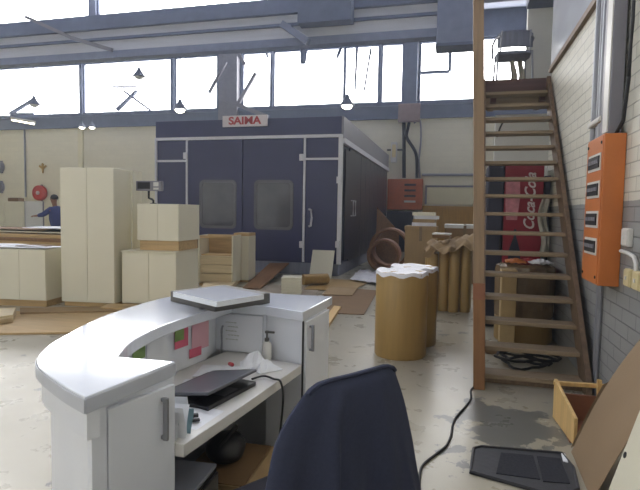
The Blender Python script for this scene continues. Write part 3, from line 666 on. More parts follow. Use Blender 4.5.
for k in range(3):
    tt = thing('upright_roll', ['slim upright brown roll hidden in the second row under torn paper', 'slim upright brown roll in the second row nearest the timber post', 'slim upright brown roll in the second row at the open end'][k], 'roll', ((-.12, .2, -.38)[k], 8.62, 0), 0, 'slim rolls standing by the timber post')
    obj('wrap', MB().lathe([(.08, 0), (.082, .02), (.082, .90), (.078, .92)], seg=24), 'kraft', tt, smooth=True)
    obj('core', MB().lathe([(.03, 0), (.03, .012)], (0, 0, .915), 16), 'cardboard_dark', tt)
# square cardboard stacks farther back
def carton_stack(x0, x1, y, hs, label, m='cardboard', topm='film_clear'):
    t = thing('carton', label, 'box', ((x0+x1)/2, y, 0))
    w = x1-x0
    obj('body', MB().bx(-w/2, w/2, 0, w*.9, 0, hs), m, t, .015); obj('lid', MB().bx(-w/2-.012, w/2+.012, -.012, w*.9+.012, hs-.07, hs+.012), topm, t, .012)
    obj('tape', MB().bx(-.03, .03, -.016, -.012, hs-.3, hs-.005).bx(-.03, .03, -.014, w*.9, hs+.012, hs+.014), 'film_clear', t)
    return t
carton_stack(-1.02, -.37, 11.0, 1.23, 'tall wrapped brown carton standing beyond the slim rolls', 'cardboard', 'cardboard')
z = 1.243
for k in range(4):
    tag(obj('wrapped_parcel', MB().box((0, 0, .035), (.50-.05*(k % 2), .4, .07)).box((0, 0, .0715), (.46-.05*(k % 2), .36, .003)), ('film', 'cardboard', 'paper', 'cream_board')[k], loc=(-.65+.02*(k % 3), 11.28, z), rotz=R((4, -5, 9, -3)[k]), bev=.01),
        ['crumpled white parcel on the tall brown carton, bottom of four', 'brown flat parcel on the tall brown carton, second of four up', 'white flat parcel on the tall brown carton, third of four up', 'cream flat parcel topping the pile on the tall brown carton'][k], 'parcel', 'parcels piled on the tall carton'); z += .073
carton_stack(-.22, .62, 11.6, 1.27, 'brown carton with pale grey lid beside the timber post', 'cardboard_dark', 'white_plastic')
p = at(437, 246, Y=8.3)
t = thing('small_box', 'small grey white box lying on the torn paper over the slim rolls', 'box', (-.2, 8.35, 1.13), R(-6))
obj('body', MB().bx(-.13, .13, -.12, .15, 0, .05), 'cardboard_dark', t, .004); obj('lid', MB().bx(-.135, .135, -.125, .155, .05, .075), 'white_plastic', t, .006)

# ------------------------------------------------------------------ stairs, post, deck
RISE = 3.4/15
YS0, YS1 = 4.72, 7.80
def xl(y): return .272+(.32-.272)*(y-YS0)/(YS1-YS0)
def xr(y): return 1.12+(1.165-1.12)*(y-YS0)/(YS1-YS0)
t = thing('staircase', 'steep open timber staircase rising along the painted brick wall', 'staircase', (0, 0, 0))
for side in (0, 1):
    f = xl if side == 0 else xr
    s = MB()
    y0, y1 = YS0-.03, YS1+.03
    sl = (YS1-YS0)/3.4
    poly = [Vector((0, y0-.02, 0)), Vector((0, y0+.20, 0)), Vector((0, y1-.005, 3.12)), Vector((0, y1-.005, 3.4)), Vector((0, y1-.08, 3.4)), Vector((0, y0-.02, .12))]
    def pos(v, off): return Vector((f(v.y)+off, v.y, v.z))
    A = [s.bm.verts.new(pos(v, -.022)) for v in poly]; B = [s.bm.verts.new(pos(v, .022)) for v in poly]
    s.bm.faces.new(A); s.bm.faces.new(B[::-1])
    for i in range(len(poly)): s.bm.faces.new((A[i], A[(i+1) % len(poly)], B[(i+1) % len(poly)], B[i]))
    obj('stringer', s, 'string_wood', t)
for k in range(16):
    z_ = .088+.2065*k; y_ = 4.795+.189*k
    yr = .0
    obj('tread', MB().bx(xl(y_)+.02, xr(y_)-.02, y_-.02, y_+.20, z_-.04, z_), 'stair_wood', t, .006)
obj('bottom_riser', MB().bx(xl(YS0)+.02, xr(YS0)-.02, YS0+.10, YS0+.13, 0, .07), 'string_wood', t)
tag(o := obj('landing_deck', MB().bx(.36, 1.19, 7.86, 8.58, 3.34, 3.4), 'deck_wood'), 'dark timber landing deck at the top of the stairs', 'deck')
obj('fascia', MB().bx(.34, 1.19, 7.83, 7.86, 3.22, 3.398), 'deck_wood', o); obj('fascia', MB().bx(.36, 1.19, 8.0, 8.03, 3.06, 3.2), 'stair_wood', o)
obj('joist', MB().bx(.42, .5, 7.86, 8.58, 3.1, 3.33), 'deck_wood', o); obj('joist', MB().bx(1.08, 1.16, 7.86, 8.58, 3.1, 3.33), 'deck_wood', o)
a, b = at(474, 390, Y=4.58), at(484.5, 390, Y=4.58)
t = thing('timber_post', 'tall slim timber post rising from the stair foot to the roof', 'post', ((a.x+b.x)/2, 4.63, 0)); t.rotation_euler = (0, -R(2.1), 0)
w = b.x-a.x
obj('upper_length', MB().bx(-w/2, w/2, -w/2, w/2, .83, 5.88), 'post_wood', t, .004); obj('lower_length', MB().bx(-w/2-.004, w/2+.004, -w/2-.004, w/2+.004, 0, .83), 'post_orange', t, .004)
obj('splice_plate', MB().bx(-w/2-.006, w/2+.006, -w/2-.01, -w/2, .78, .92), 'tube_brown', t)

# chair on the landing
def landing_chair():
    t = thing('visitor_chair', 'grey chair with metal legs standing on the stair landing', 'chair', (.72, 8.15, 3.4), R(4))
    obj('seat', MB().prism([(-.23, -.2), (.23, -.2), (.25, .05), (.22, .24), (-.22, .24), (-.25, .05)], .38, .43), 'plinth_grey', t, .02)
    obj('backrest', MB().sheet(lambda u, v: Vector(((u-.5)*.42, -.23+.05*(2*u-1)**2, .47+.23*v)), 10, 6, .001), 'plinth_grey', t).modifiers.new('s', 'SOLIDIFY').thickness = .03
    for sx_ in (-1, 1):
        obj('leg', MB().tube([(sx_*.24, -.24, 0), (sx_*.23, -.2, .42)], .014), 'grey_conduit', t, smooth=True)
        obj('leg', MB().tube([(sx_*.23, .24, 0), (sx_*.21, .2, .42)], .014), 'grey_conduit', t, smooth=True)
        obj('back_post', MB().tube([(sx_*.20, -.19, .42), (sx_*.19, -.25, .69)], .012), 'grey_conduit', t, smooth=True)
        obj('armrest', MB().tube([(sx_*.25, .18, .42), (sx_*.27, .16, .60), (sx_*.26, -.1, .62), (sx_*.2, -.24, .62)], .016), 'grey_metal', t, smooth=True)
    return t
landing_chair()
for k, x in enumerate((.75, .86)):
    tag(obj('rag', MB().sheet(lambda u, v, x=x: Vector((x+(u-.5)*.1*(1-.4*v)+.02*math.sin(v*5), 8.30+.03*math.sin(u*6)+(.02 if k else 0), 3.43+.38*v)), 5, 8, .008), 'rag'), ['pale cloth rag hanging under the landing chair, nearer its middle', 'pale cloth rag hanging under the landing chair, nearer the wall'][k], 'rag', 'rags under the landing chair')
# things below the landing
t = thing('navy_cupboard', 'narrow dark navy cupboard standing behind the stairs beside the red drinks machine', 'cupboard', (.40, 7.25, 0))
obj('body', MB().bx(0, .20, .02, .6, .06, 2.16), 'navy_cup', t, .01); obj('door', MB().bx(.008, .192, 0, .02, .1, 2.13), 'navy_cup', t, .006); obj('base', MB().bx(.01, .19, .04, .58, 0, .06), 'rubber', t); obj('handle', MB().bx(.165, .18, -.025, 0, 1.0, 1.2), 'rubber', t)
t = thing('drinks_machine', 'red drinks vending machine with white script lettering behind the stairs', 'vending machine', (.605, 7.25, 0))
obj('body', MB().bx(0, .485, .03, .65, .08, 2.16), 'rubber', t, .01); d = obj('front_panel', MB().bx(.005, .48, 0, .03, .1, 2.15), 'red_machine', t, .008)
obj('picture', MB().prism([(.02+.18*x_, z_) for x_, z_ in [(.1, 0), (.85, 0), (1, .3), (.95, .5), (.8, .56), (.2, .56), (.0, .5), (0, .2)]], -.003, 0), 'pink_print', t, rot=(PI/2, 0, 0), loc=(0, -.003, 1.44))
obj('bottle_print', MB().prism([(.05, 0), (.2, 0), (.2, .4), (.14, .6), (.14, .7), (.11, .7), (.11, .6), (.05, .4)], 0, .003), 'navy_cup', t, rot=(PI/2, 0, 0), loc=(0.03, 0, .62))
obj('base', MB().bx(.02, .46, .06, .62, 0, .08), 'rubber', t)
lettering('lettering', 'Coca-Cola', .185, 'sign_white', t, (.325, -.003, 1.68), (PI/2, -PI/2, 0), depth=.002, shear=.35, sx=.92, bold=.004)
t = tag(obj('dark_board', MB().bx(0, .07, 0, .35, 0, 2.02).bx(-.004, .0, .03, .32, .03, 1.98), 'navy_cup', loc=(1.105, 7.3, 0)), 'dark narrow board on edge between the red machine and the brick wall', 'board')
tag(obj('rag', MB().sheet(lambda u, v: Vector((1.05+.1*u+.03*math.sin(v*7), 7.2+.02*math.sin(u*8+v*4), 1.0+.75*v)), 6, 12, .012), 'rag'), 'pale cloth hanging down beside the red machine near the brick wall', 'rag')
tag(obj('wire', MB().tube([at(505, 118, Y=8.58), at(500, 128, Y=8.56), at(497, 137, Y=8.58)], .012), 'rubber', smooth=True), 'short dark wire on the white partition behind the upper treads', 'wire')
t = thing('pallet_roll', 'wide brown roll in clear film standing behind the stair treads', 'roll', (.83, 6.66, 0))
obj('wrap', MB().lathe([(.32, 0), (.33, .02), (.33, .86), (.31, .9)], seg=48, wob=lambda a, z: .006*math.sin(9*a)), 'kraft', t, smooth=True)
obj('film_band', MB().lathe([(.336, .30), (.342, .32), (.342, .84), (.332, .9), (.27, .93), (.02, .92)], seg=40, wob=lambda a, z: .012*math.sin(11*a+6*z)), 'film_clear', t)
t = thing('lit_wrap_side', 'upright cream block added for the lit side of the film wrapped roll', 'box', (.37, 6.1, 0))
obj('body', MB().bx(.15, .31, 0, .2, 0, .88), 'lit_wrap_cream', t, .008); obj('lid', MB().bx(.145, .315, -.005, .205, .82, .89), 'lit_wrap_cream', t, .006)  # cream block stands for the lit side of the roll wrapper
for k, (x, m_, lab) in enumerate(((.70, 'orange', 'orange flat packet lying on the film wrapped roll'), (.86, 'red_sign', 'red flat packet lying on the film wrapped roll'), (.97, 'paper', 'pale crumpled packet lying on the film wrapped roll'))):
    tag(obj('packet', MB().sheet(lambda u, v: Vector(((u-.5)*.22, (v-.5)*.2, .03+.03*math.sin(u*PI)*math.sin(v*PI)+.006*math.sin(u*17+v*9))), 8, 6, .02), m_, loc=(x, 6.52+.1*(k % 2), .935), rotz=R(20*k)), lab, 'packet', 'packets on the wrapped roll')
pts = []
for k in range(70):
    a = 2*PI*k/22; pts.append((.70+(.24+.05*math.sin(k*.9))*math.cos(a)+.06*math.sin(k*.21), 5.45+(.20+.05*math.sin(k*1.3))*math.sin(a)+.05*math.cos(k*.17), .02+.0016*k))
tag(obj('cable_coil', MB().tube(pts, .013, 6), 'rubber', smooth=True), 'black cable in loose loops on the floor under the stairs', 'cable')
t = tag(obj('floor_carton', MB().bx(-.1, .1, -.06, .06, 0, .05).bx(-.09, .09, -.05, .05, .05, .052), 'cardboard_dark', loc=(.46, 5.9, 0), rotz=R(8)), 'small flat brown carton on the floor under the lowest treads', 'box')

# ------------------------------------------------------------------ side wall fittings
BXF = 1.05
t = thing('distribution_box', 'tall orange distribution box with breaker rows on the brick wall', 'distribution box', (WX, 4.55, .98))
obj('body', MB().bx(BXF-WX, -.003, -.25, .25, 0, 1.14), 'orange', t, .006)
fp_ = obj('front_panel', MB().bx(BXF-WX-.006, BXF-WX, -.235, .235, .015, 1.125), 'orange', t, .002)
for k, zc in enumerate((.94, .73, .50, .29)):
    b_ = obj('breaker_plate', MB().bx(BXF-WX-.012, BXF-WX-.006, -.20, .16, zc-.065, zc+.065), 'white_plastic', t)
    obj('breaker_row', MB().bx(BXF-WX-.02, BXF-WX-.012, -.18, .14, zc-.045, zc+.045), 'black_plastic', b_)
    for j in range(6): obj('toggle', MB().bx(BXF-WX-.028, BXF-WX-.02, -.165+j*.05, -.135+j*.05, zc-.012, zc+.016), 'grey_metal', b_)
for zc in (.06, 1.08):
    for yc in (-.2, .2): obj('screw', MB().cyl((BXF-WX-.008, yc, zc), .012, .008, 'X', 10), 'rubber', t)
def conduit(y, x, r, label, z0=2.121, z1=5.9, m='grey_conduit'):
    tag(obj('wall_conduit', MB().tube([(x, y, z0), (x, y, 3.3), (x, y, z1)], r, 14), m, smooth=True), label, 'conduit', 'conduits above the orange box')
conduit(5.0, WX-.07, .028, 'grey metal conduit above the orange box, nearest the stairs', z0=2.0)
conduit(4.86, WX-.07, .02, 'thin grey conduit above the orange box, second from the stairs')
conduit(4.72, WX-.08, .026, 'shiny white metal conduit above the orange box')
t = thing('cable_trunking', 'wide pale grey cable trunking rising from the orange box to the roof', 'trunking', (WX-.022, 4.49, 2.121))
obj('channel', MB().bx(-.09, 0, -.12, .12, 0, 4.2), 'grey_metal', t, .006); obj('cover', MB().bx(-.1, -.09, -.11, .02, .02, 4.2), 'white_plastic', t, .004); obj('clip', MB().bx(-.115, -.09, -.13, .13, 1.1, 1.14), 'grey_metal', t)
tag(obj('clamp_bar', MB().bx(-.12, -.0, -.2, .22, -.02, .02).bx(-.125, -.12, -.18, .2, -.012, .012), 'white_plastic', loc=(WX, 4.78, 2.28)), 'pale clamp bar holding the grey conduits to the wall above the box', 'clamp')
cbl = [(WX-.03, 4.22, 2.9), (WX-.04, 4.2, 2.5), (WX-.05, 4.24, 2.2), (WX-.06, 4.36, 2.125)]
tag(obj('power_cable', MB().tube([(WX-.03, 4.2, 5.5), (WX-.03, 4.21, 3.6)]+cbl, .014), 'rubber', smooth=True), 'black cable dropping along the wall into the top of the orange box', 'cable')
def wallbox(px, py0, py1, wpx, dep, m, label, name='switch_box', cat='switch box', lid=True):
    a, b = at(px-wpx/2, py0, X=WX-.03), at(px+wpx/2, py1, X=WX-.03)
    yc, h = (a.y+b.y)/2, abs(a.z-b.z); w = abs(a.y-b.y)
    t = thing(name, label, cat, (WX, yc, min(a.z, b.z)))
    obj('body', MB().bx(-dep, 0, -w/2, w/2, 0, h), m, t, .008)
    obj('cover', MB().bx(-dep-.006, -dep, -w/2+.008, w/2-.008, .008, h-.008), m, t, .003)
    obj('rocker', MB().bx(-dep-.012, -dep-.006, -.012, .012, h*.4, h*.6), 'white_plastic', t)
wallbox(625.5, 228, 247, 5.5, .035, 'white_plastic', 'white switch box on the wall beside the orange box')
wallbox(627.5, 268, 288, 5, .035, 'cream_plastic', 'cream socket box on the wall below the bent pipe, nearer the orange box', 'socket_box', 'socket box')
wallbox(636.5, 270, 292, 6, .035, 'cream_plastic', 'cream socket box on the wall below the bent pipe, farther from the orange box', 'socket_box', 'socket box')
P = [at(621, 251, X=WX-.03), at(628, 253, X=WX-.03), at(634, 257, X=WX-.03), at(636, 263, X=WX-.03), at(636, 271, X=WX-.03)]
tag(obj('bent_pipe', MB().tube(P, .014, 10), 'white_plastic', smooth=True), 'bent white pipe on the wall leading down to the cream sockets', 'pipe')
a = at(612, 285, X=WX-.02); tag(obj('drop_pipe', MB().tube([(WX-.02, 4.72, 1.02), (WX-.02, 4.72, .6), (WX-.02, 4.72, .0)], .016).tube([(WX-.02, 4.80, 1.02), (WX-.02, 4.80, .0)], .014), 'grey_conduit', smooth=True), 'pair of grey pipes running from the orange box to the floor', 'pipe')

# ------------------------------------------------------------------ crate, cardboard, mat, cable
t = thing('wooden_crate', 'small open pine crate lying by the stair foot against cardboard', 'crate', (0, 0, 0))
zt = .26
def cr(px, y_, z_): return at(px, y_, Z=z_)
A0, B0 = Vector((.745, 4.10, 0)), Vector((.79, 3.62, 0))
obj('side_board', MB().solid([A0+Vector((0, 0, .01)), B0+Vector((0, 0, .01)), B0+Vector((0, 0, .19)), A0+Vector((0, 0, .30))], (1, .1, 0), .022), 'pine', t, .003)
obj('side_board', MB().solid([Vector((1.08, 4.12, .01)), Vector((1.12, 3.7, .01)), Vector((1.12, 3.7, .24)), Vector((1.08, 4.12, .28))], (1, .1, 0), .02), 'pine', t, .003)
obj('end_board', MB().bx(.765, 1.08, 4.08, 4.1, .01, .2), 'tube_brown', t, .003)
obj('rail', MB().bar((.74, 4.09, .27), (1.1, 4.12, .27), .03, .03), 'pine', t, .003)
obj('corner_post', MB().bar((1.04, 4.05, 0.005), (1.04, 4.07, .33), .03), 'pine', t, .003); obj('corner_post', MB().bar((1.07, 3.9, 0.005), (1.07, 3.9, .32), .025), 'pine', t, .003)
obj('floor_board', MB().bx(.78, 1.09, 3.68, 4.08, 0.0, .012), 'tube_brown', t)
# leaning cardboard sheet and white board
def slabq(q, n, t): return MB().solid(q, n, t)
XA = .745
q = [Vector((.762, 3.53, .005)), Vector((XA, 2.93, .005)), Vector((WX-.03, 2.93, .80)), Vector((WX-.03, 3.60, .80))]
sh = MB().sheet(lambda u, v: q[0].lerp(q[1], u).lerp(q[3].lerp(q[2], u), v)+Vector((-.02*math.sin(v*PI), 0, .03*math.sin(v*PI)+.008*math.sin(u*9))), 12, 10, .008)
tag(obj('cardboard_sheet', sh, 'cardboard_shaded'), 'big brown cardboard sheet leaning against the brick wall', 'cardboard sheet')  # darker cardboard tone, shade by the wall painted in
q2 = [at(571, 447, Z=.012), Vector((.84, 3.58, .012)), Vector((1.17, 3.66, .66)), at(603, 385, Y=3.64)]
tag(obj('cardboard_flap', MB().sheet(lambda u, v: q2[0].lerp(q2[1], u).lerp(q2[3].lerp(q2[2], u), v)+Vector((0, 0, .015*math.sin(u*7+v*3))), 8, 8, .007), 'cardboard_shaded'), 'lighter cardboard piece standing behind the big leaning cardboard sheet', 'cardboard sheet')  # same cardboard tone with the shade painted in
pw = [at(613, 490, X=.80), at(640, 418, X=.97)]
q3 = [Vector((.80, 2.9, .003)), Vector((.80, 1.9, .003)), Vector((1.175, 1.9, 1.33)), Vector((1.175, 2.9, 1.33))]
nw = (q3[1]-q3[0]).cross(q3[3]-q3[0]).normalized()
t = thing('white_board', 'pale board with a dark hole leaning on the wall beside the cardboard sheet', 'board', q3[0])
if nw.x > 0: nw = -nw
obj('board', slabq([v-q3[0] for v in q3], nw, .016), 'cream_board', t, .002)
hp = at(625, 455, plane=(q3[0]+nw*.017, nw)); mh = MB().cyl((0, 0, 0), .016, .004, 'Z', 18)
h = obj('hole', mh, 'rubber', t); h.rotation_euler = nw.to_track_quat('Z', 'Y').to_euler(); h.location = hp-q3[0]
mp_ = fp((469, 474), (472, 450), (480, 448), (563, 455), (575, 470), (580, 492), (560, 500))
t = thing('floor_mat', 'dark grey rubber car mat lying flat on the worn floor', 'mat', (0, 0, .001))
obj('mat_body', MB().prism(mp_, 0, .012), 'mat_rubber', t, .004)
c = Vector((sum(p[0] for p in mp_)/len(mp_), sum(p[1] for p in mp_)/len(mp_)))
rim = MB().tube([(c.x+(p[0]-c.x)*.97, c.y+(p[1]-c.y)*.97, .014) for p in mp_], .009, 6, True)
obj('rim', rim, 'mat_rubber', t, smooth=True)
obj('carpet_panel', MB().prism(fp((496, 476), (501, 455), (533, 458), (540, 482)), .012, .016), 'mat_cloth', t)
obj('carpet_panel', MB().prism(fp((543, 484), (537, 458.5), (560, 461), (570, 486)), .012, .016), 'mat_cloth', t)
obj('care_label', MB().prism(fp((563, 464), (561, 456), (565, 456.5), (568, 465)), .013, .018), 'paper', t)
pts = [at(x, y, Z=.008) for x, y in ((419, 500), (420, 474), (424, 464), (435, 455), (446, 446), (451, 436), (453, 424), (457, 416), (466, 406), (471, 398), (471, 390), (478, 384))]
def smooth(P, n=6):
    out = []
    for i in range(len(P)-1):
        p0, p1, p2, p3 = P[max(i-1, 0)], P[i], P[i+1], P[min(i+2, len(P)-1)]
        for s in range(n):
            u = s/n; out.append(.5*((2*p1)+(p2-p0)*u+(2*p0-5*p1+4*p2-p3)*u*u+(3*p1-p0-3*p2+p3)*u**3))
    return out+[P[-1]]
tag(obj('floor_cable', MB().tube(smooth(pts), .008), 'rubber', smooth=True), 'thin black cable snaking over the floor from the stair foot', 'cable')

# ------------------------------------------------------------------ reception desk
CT, WT = 1.0, .73
def cz(px, y_, z=CT):
    v = at(px, y_, Z=z); return (v.x, v.y)
def sm2(P, n=5): return [(v.x, v.y) for v in smooth([Vector((p[0], p[1], 0)) for p in P], n)]
outer = sm2([cz(85, 397), cz(60, 383), (-1.29, 1.365), (-1.40, 1.52), (-1.47, 1.70), (-1.57, 2.06), (-1.595, 2.46), (-1.56, 2.70), (-1.46, 2.88), (-1.28, 2.98)])
inner = sm2([(-1.09, 1.505), (-1.165, 1.69), (-1.205, 1.94), (-1.195, 2.2), (-1.165, 2.40)])
E1 = (-.88, 1.515); T1 = outer[0]
fr1, fr2, fr3 = cz(266, 306), cz(303, 312), cz(330, 298)
top_poly = outer+[(fr3[0], 2.99), fr3, fr2, (fr1[0], fr1[1]), (-1.15, fr1[1])]+inner[::-1]+[E1]
def offset(path, d):
    out = []
    for i, p in enumerate(path):
        a = Vector(path[max(i-1, 0)]); b = Vector(path[min(i+1, len(path)-1)]); t_ = (b-a).normalized()
        out.append((p[0]+t_.y*d, p[1]-t_.x*d))
    return out
desk = thing('reception_desk', 'curved white reception desk with a lower worktop inside and doored ends', 'desk', (0, 0, 0))
ctop = obj('counter_top', MB().prism(top_poly, CT-.05, CT), ['desk_top'], desk, .004)
obj('edge_band', MB().prism(offset(outer, -.001)+offset(outer, -.003)[::-1], CT-.046, CT-.008).prism([outer[0], E1, (E1[0]+.002, E1[1]), (outer[0][0]+.002, outer[0][1]-.001)], CT-.046, CT-.008), 'desk_edge_shade', desk)  # thin strip carrying the painted shade of the counter edge
sh_o = offset(outer, .04)[2:]; sh_i = offset(outer, .07)[2:]
obj('curved_front', MB().prism(sh_o+sh_i[::-1], 0.0, CT-.05), 'desk_white', desk)
lip_o = offset(outer, .014)[1:]; lip_i = offset(outer, .05)[1:]
obj('counter_lip', MB().prism(lip_o+lip_i[::-1], CT-.13, CT-.05), 'desk_white', desk)
iw_o = offset(inner, -.062)+[(-1.252, 2.6)]; iw_i = offset(inner, -.085)+[(-1.275, 2.6)]
obj('inner_wall', MB().prism(iw_o+iw_i[::-1], WT, CT-.05), 'desk_white', desk)
obj('modesty_panel', MB().prism(offset(inner, -.022)+offset(inner, -.04)[::-1], 0, WT-.045), 'desk_grey', desk)
obj('work_top', MB().prism([(-.84, 1.50), (-.785, 1.94), (-.728, 2.48), (-.955, 2.53), (-.965, 2.62), (-1.19, 2.62)]+offset(inner, -.06)[::-1]+[(-1.1, 1.5)], WT-.045, WT), 'work_top', desk, .003)
# near end cabinet
pA, pB = Vector((T1[0]-.03, T1[1]+.045, 0)), Vector((E1[0]-.004, E1[1]-.004, 0))
obj('end_cabinet', MB().prism([(pA.x, pA.y), (pB.x, pB.y), (-1.11, 1.495), (-1.27, 1.44), (-1.12, 1.30)], .0, CT-.05), 'desk_white', desk)
dv = (pB-pA); dn = Vector((dv.y, -dv.x, 0)).normalized(); L_ = dv.length; dd = dv.normalized()
def on_door(s, off, z): v = pA+dv*s+dn*off; return Vector((v.x, v.y, z))
d = obj('door', MB().solid([on_door(.17, .0, .05), on_door(.965, .0, .05), on_door(.965, .0, CT-.07), on_door(.17, .0, CT-.07)], dn, .018), 'desk_white', desk, .002)
obj('filler_strip', MB().solid([on_door(.0, .0, .0), on_door(.15, .0, 0), on_door(.15, .0, CT-.055), on_door(.0, .0, CT-.055)], dn, .018), 'desk_white', desk, .001)
ha = at(166, 398, plane=(pA+dn*.035, dn)); hb = at(167, 440, plane=(pA+dn*.035, dn)); hb.x, hb.y = ha.x, ha.y
def bar_handle(a, b, nrm, parent):
    mb = MB(); off = nrm*.025
    mb.bar(a+off*0, b+off*0, .016, .012); k = (b-a).normalized()*.008
    mb.bar(a+k, a+k-nrm*.018, .012).bar(b-k, b-k-nrm*.018, .012)
    return obj('handle', mb, 'chrome', parent, .002)
bar_handle(ha, hb, dn, d)
# far end cabinet
qA, qB = Vector((fr2[0]-.012, fr2[1]+.03, 0)), Vector((fr3[0]-.012, fr3[1]-.02, 0))
obj('far_cabinet', MB().prism([(fr1[0]-.005, fr1[1]+.03), (qA.x, qA.y), (qB.x, qB.y), (fr1[0]-.005, 2.95)], 0, CT-.05), 'desk_white', desk, .002)
ev = qB-qA; en = Vector((ev.y, -ev.x, 0)).normalized()
def on_far(s, off, z): v = qA+ev*s+en*off; return Vector((v.x, v.y, z))
d = obj('door', MB().solid([on_far(.04, 0, .06), on_far(.97, 0, .06), on_far(.97, 0, CT-.06), on_far(.04, 0, CT-.06)], en, .018), 'desk_white', desk, .002)
obj('door_seal', MB().solid([on_far(.0, 0, .02), on_far(.035, 0, .02), on_far(.035, 0, CT-.055), on_far(.0, 0, CT-.055)], en, .006), 'rubber', desk)
ha = at(313, 325, plane=(qA+en*.036, en)); hb = Vector((ha.x, ha.y, at(313, 351, plane=(qA+en*.036, en)).z)); bar_handle(ha, hb, en, d)
# hutch cabinet with writing on its door
hy = fr1[1]+.035
hx0 = at(213, 340, Y=hy).x
obj('hutch_cabinet', MB().bx(hx0, fr1[0]-.01, hy, 2.92, WT, CT-.05), 'desk_white', desk)
obj('back_wall', MB().prism([(-1.30, 2.90), (-.72, 2.90), (-.72, 2.93), (-1.30, 2.93)], 0, CT-.05), 'desk_white', desk)
d = obj('door', MB().bx(hx0+.012, fr1[0]-.025, hy-.018, hy, WT+.01, CT-.06), 'desk_white', desk, .002)
ha = at(221, 327, Y=hy-.04); hb = at(221, 355, Y=hy-.04)
obj('handle', MB().tube(smooth([Vector((ha.x, hy-.018, ha.z)), Vector((ha.x+.006, hy-.045, ha.z-.012)), Vector((ha.x+.01, hy-.05, (ha.z+hb.z)/2)), Vector((ha.x+.006, hy-.045, hb.z+.012)), Vector((ha.x, hy-.018, hb.z))]), .006), 'chrome', d, smooth=True)
ink = MB()
random.seed(3)
for r_ in range(5):
    x = at(226+2*(r_ % 2), 330, Y=hy-.018).x; z_ = at(226, 322+r_*4.2, Y=hy-.018).z
    for c_ in range(4):
        w = random.uniform(.006, .016); ink.tube([(x+w*k/4, hy-.0195, z_+.003*math.sin(k*2.1+c_)) for k in range(5)], .0012, 4); x += w+.006
obj('handwriting', ink, 'ink', d)
# sticky notes and papers on the inner wall
def note(name, px, y_, w, h, m, label, cat='note', grp=None, tilt=0):
    best = None
    P = [Vector((x, y, 0)) for x, y in iw_o]
    for i in range(len(P)-1):
        e = P[i+1]-P[i]; n_ = Vector((e.y, -e.x, 0)).normalized()
        v = at(px, y_, plane=(P[i], n_)); s = (v-P[i]).dot(e)/e.length_squared
        if -.05 <= s <= 1.05 and .6 < v.z < 1.1: best = (v, n_, e.normalized()); 
    if best is None: print('NOTE MISS', label); return
    v, n_, e = best; up = Vector((0, 0, 1))
    if n_.x < 0: n_ = -n_
    q = [v+e*(a*w)+up*(b*h)+n_*(.006+.004*(a+.5)) for a, b in ((-.5, -.5), (.5, -.5), (.5, .5), (-.5, .5))]
    o = obj(name, MB().solid([x-v for x in q], n_, .0015).solid([x-v+n_*.0015 for x in [v+(x-v)*.96 for x in q]], n_, .0003), m, loc=v)
    tag(o, label, cat, grp)
gn = 'papers pinned on the inner wall of the desk'
note('pinned_paper', 156, 350, .16, .12, 'paper', 'white paper pinned inside the desk nearest the notch of the counter', 'paper', gn)
note('pinned_paper', 137, 348, .10, .10, 'note_green', 'pale green paper pinned deepest inside the desk by the notch', 'paper', gn)
note('sticky_note', 180, 338, .10, .09, 'note_pink', 'pink sticky note partly under a green note inside the desk', 'sticky note', gn)
note('sticky_note', 179, 334, .085, .06, 'note_green', 'green sticky note over a pink one inside the desk', 'sticky note', gn)
note('pinned_paper', 199, 334, .13, .15, 'paper_pink', 'large pale pink paper pinned inside the desk by the hutch door', 'paper', gn)
note('sticky_note', 194, 352, .09, .045, 'note_pink', 'bright pink sticky note low under the pale pink paper', 'sticky note', gn)
p = Vector((-1.03, 2.2, WT+.02))
# slabs on the counter
def qz(pts, z): return [Vector((*cz(x, y, z), z)) for x, y in pts]
g3 = qz(((170.5, 301), (215, 312), (270, 303)), CT+.002); g4 = g3[0]+g3[2]-g3[1]
tag(obj('grey_slab', MB().solid(g3+[g4], (0, 0, 1), .054).solid([v+Vector((0, 0, .054)) for v in [g3[1].lerp(x, .97) for x in g3+[g4]]], (0, 0, 1), .003), 'slab_grey', bev=.004), 'dark grey slab lying on the desk counter under the white slab', 'slab')
w3 = qz(((173, 292), (217, 302), (264, 294.5)), CT+.086); w4 = w3[0]+w3[2]-w3[1]
tag(obj('white_slab', MB().solid([v-Vector((0, 0, .024)) for v in w3+[w4]], (0, 0, 1), .024).solid([w3[1].lerp(x, .985) for x in w3+[w4]], (0, 0, 1), .001), 'desk_top', bev=.003), 'white slab lying flat on the dark grey slab of the counter', 'slab')

# things on the worktop
f1, f2 = at(208, 409, Z=WT+.012), at(253, 385, Z=WT+.012)
wv = f2-f1; W = .34; ang = math.atan2(wv.y, wv.x)
t = thing('laptop', 'black half-closed laptop with silver lid on the white worktop', 'laptop', (f1.x, f1.y, WT+.001), ang)
obj('base', MB().bx(0, W, 0, .235, .0, .02), 'black_plastic', t, .004)
obj('keyboard', MB().bx(.02, W-.02, .08, .2, .02, .0215), 'rubber', t); obj('trackpad', MB().bx(.12, .22, .012, .07, .02, .021), 'silver', t)
lid = MB().bx(0, W, -.24, 0, -.012, 0); li = obj('lid', lid, 'silver', t, .003, loc=(0, .235, .034)); li.rotation_euler = (R(-10), 0, 0)
obj('screen', MB().bx(.012, W-.012, -.23, -.012, -.0135, -.012), 'screen', li)
obj('hinge', MB().cyl((.17, .235, .024), .01, .28, 'X', 12), 'black_plastic', t, smooth=True)
pts = [at(252, 379, Z=WT+.01), at(264, 376, Z=WT+.012), at(274, 379, Z=WT+.012), Vector((-.735, 2.17, WT+.008)), Vector((-.715, 2.15, WT-.06)), Vector((-.72, 2.12, .5)), Vector((-.74, 2.1, .3))]
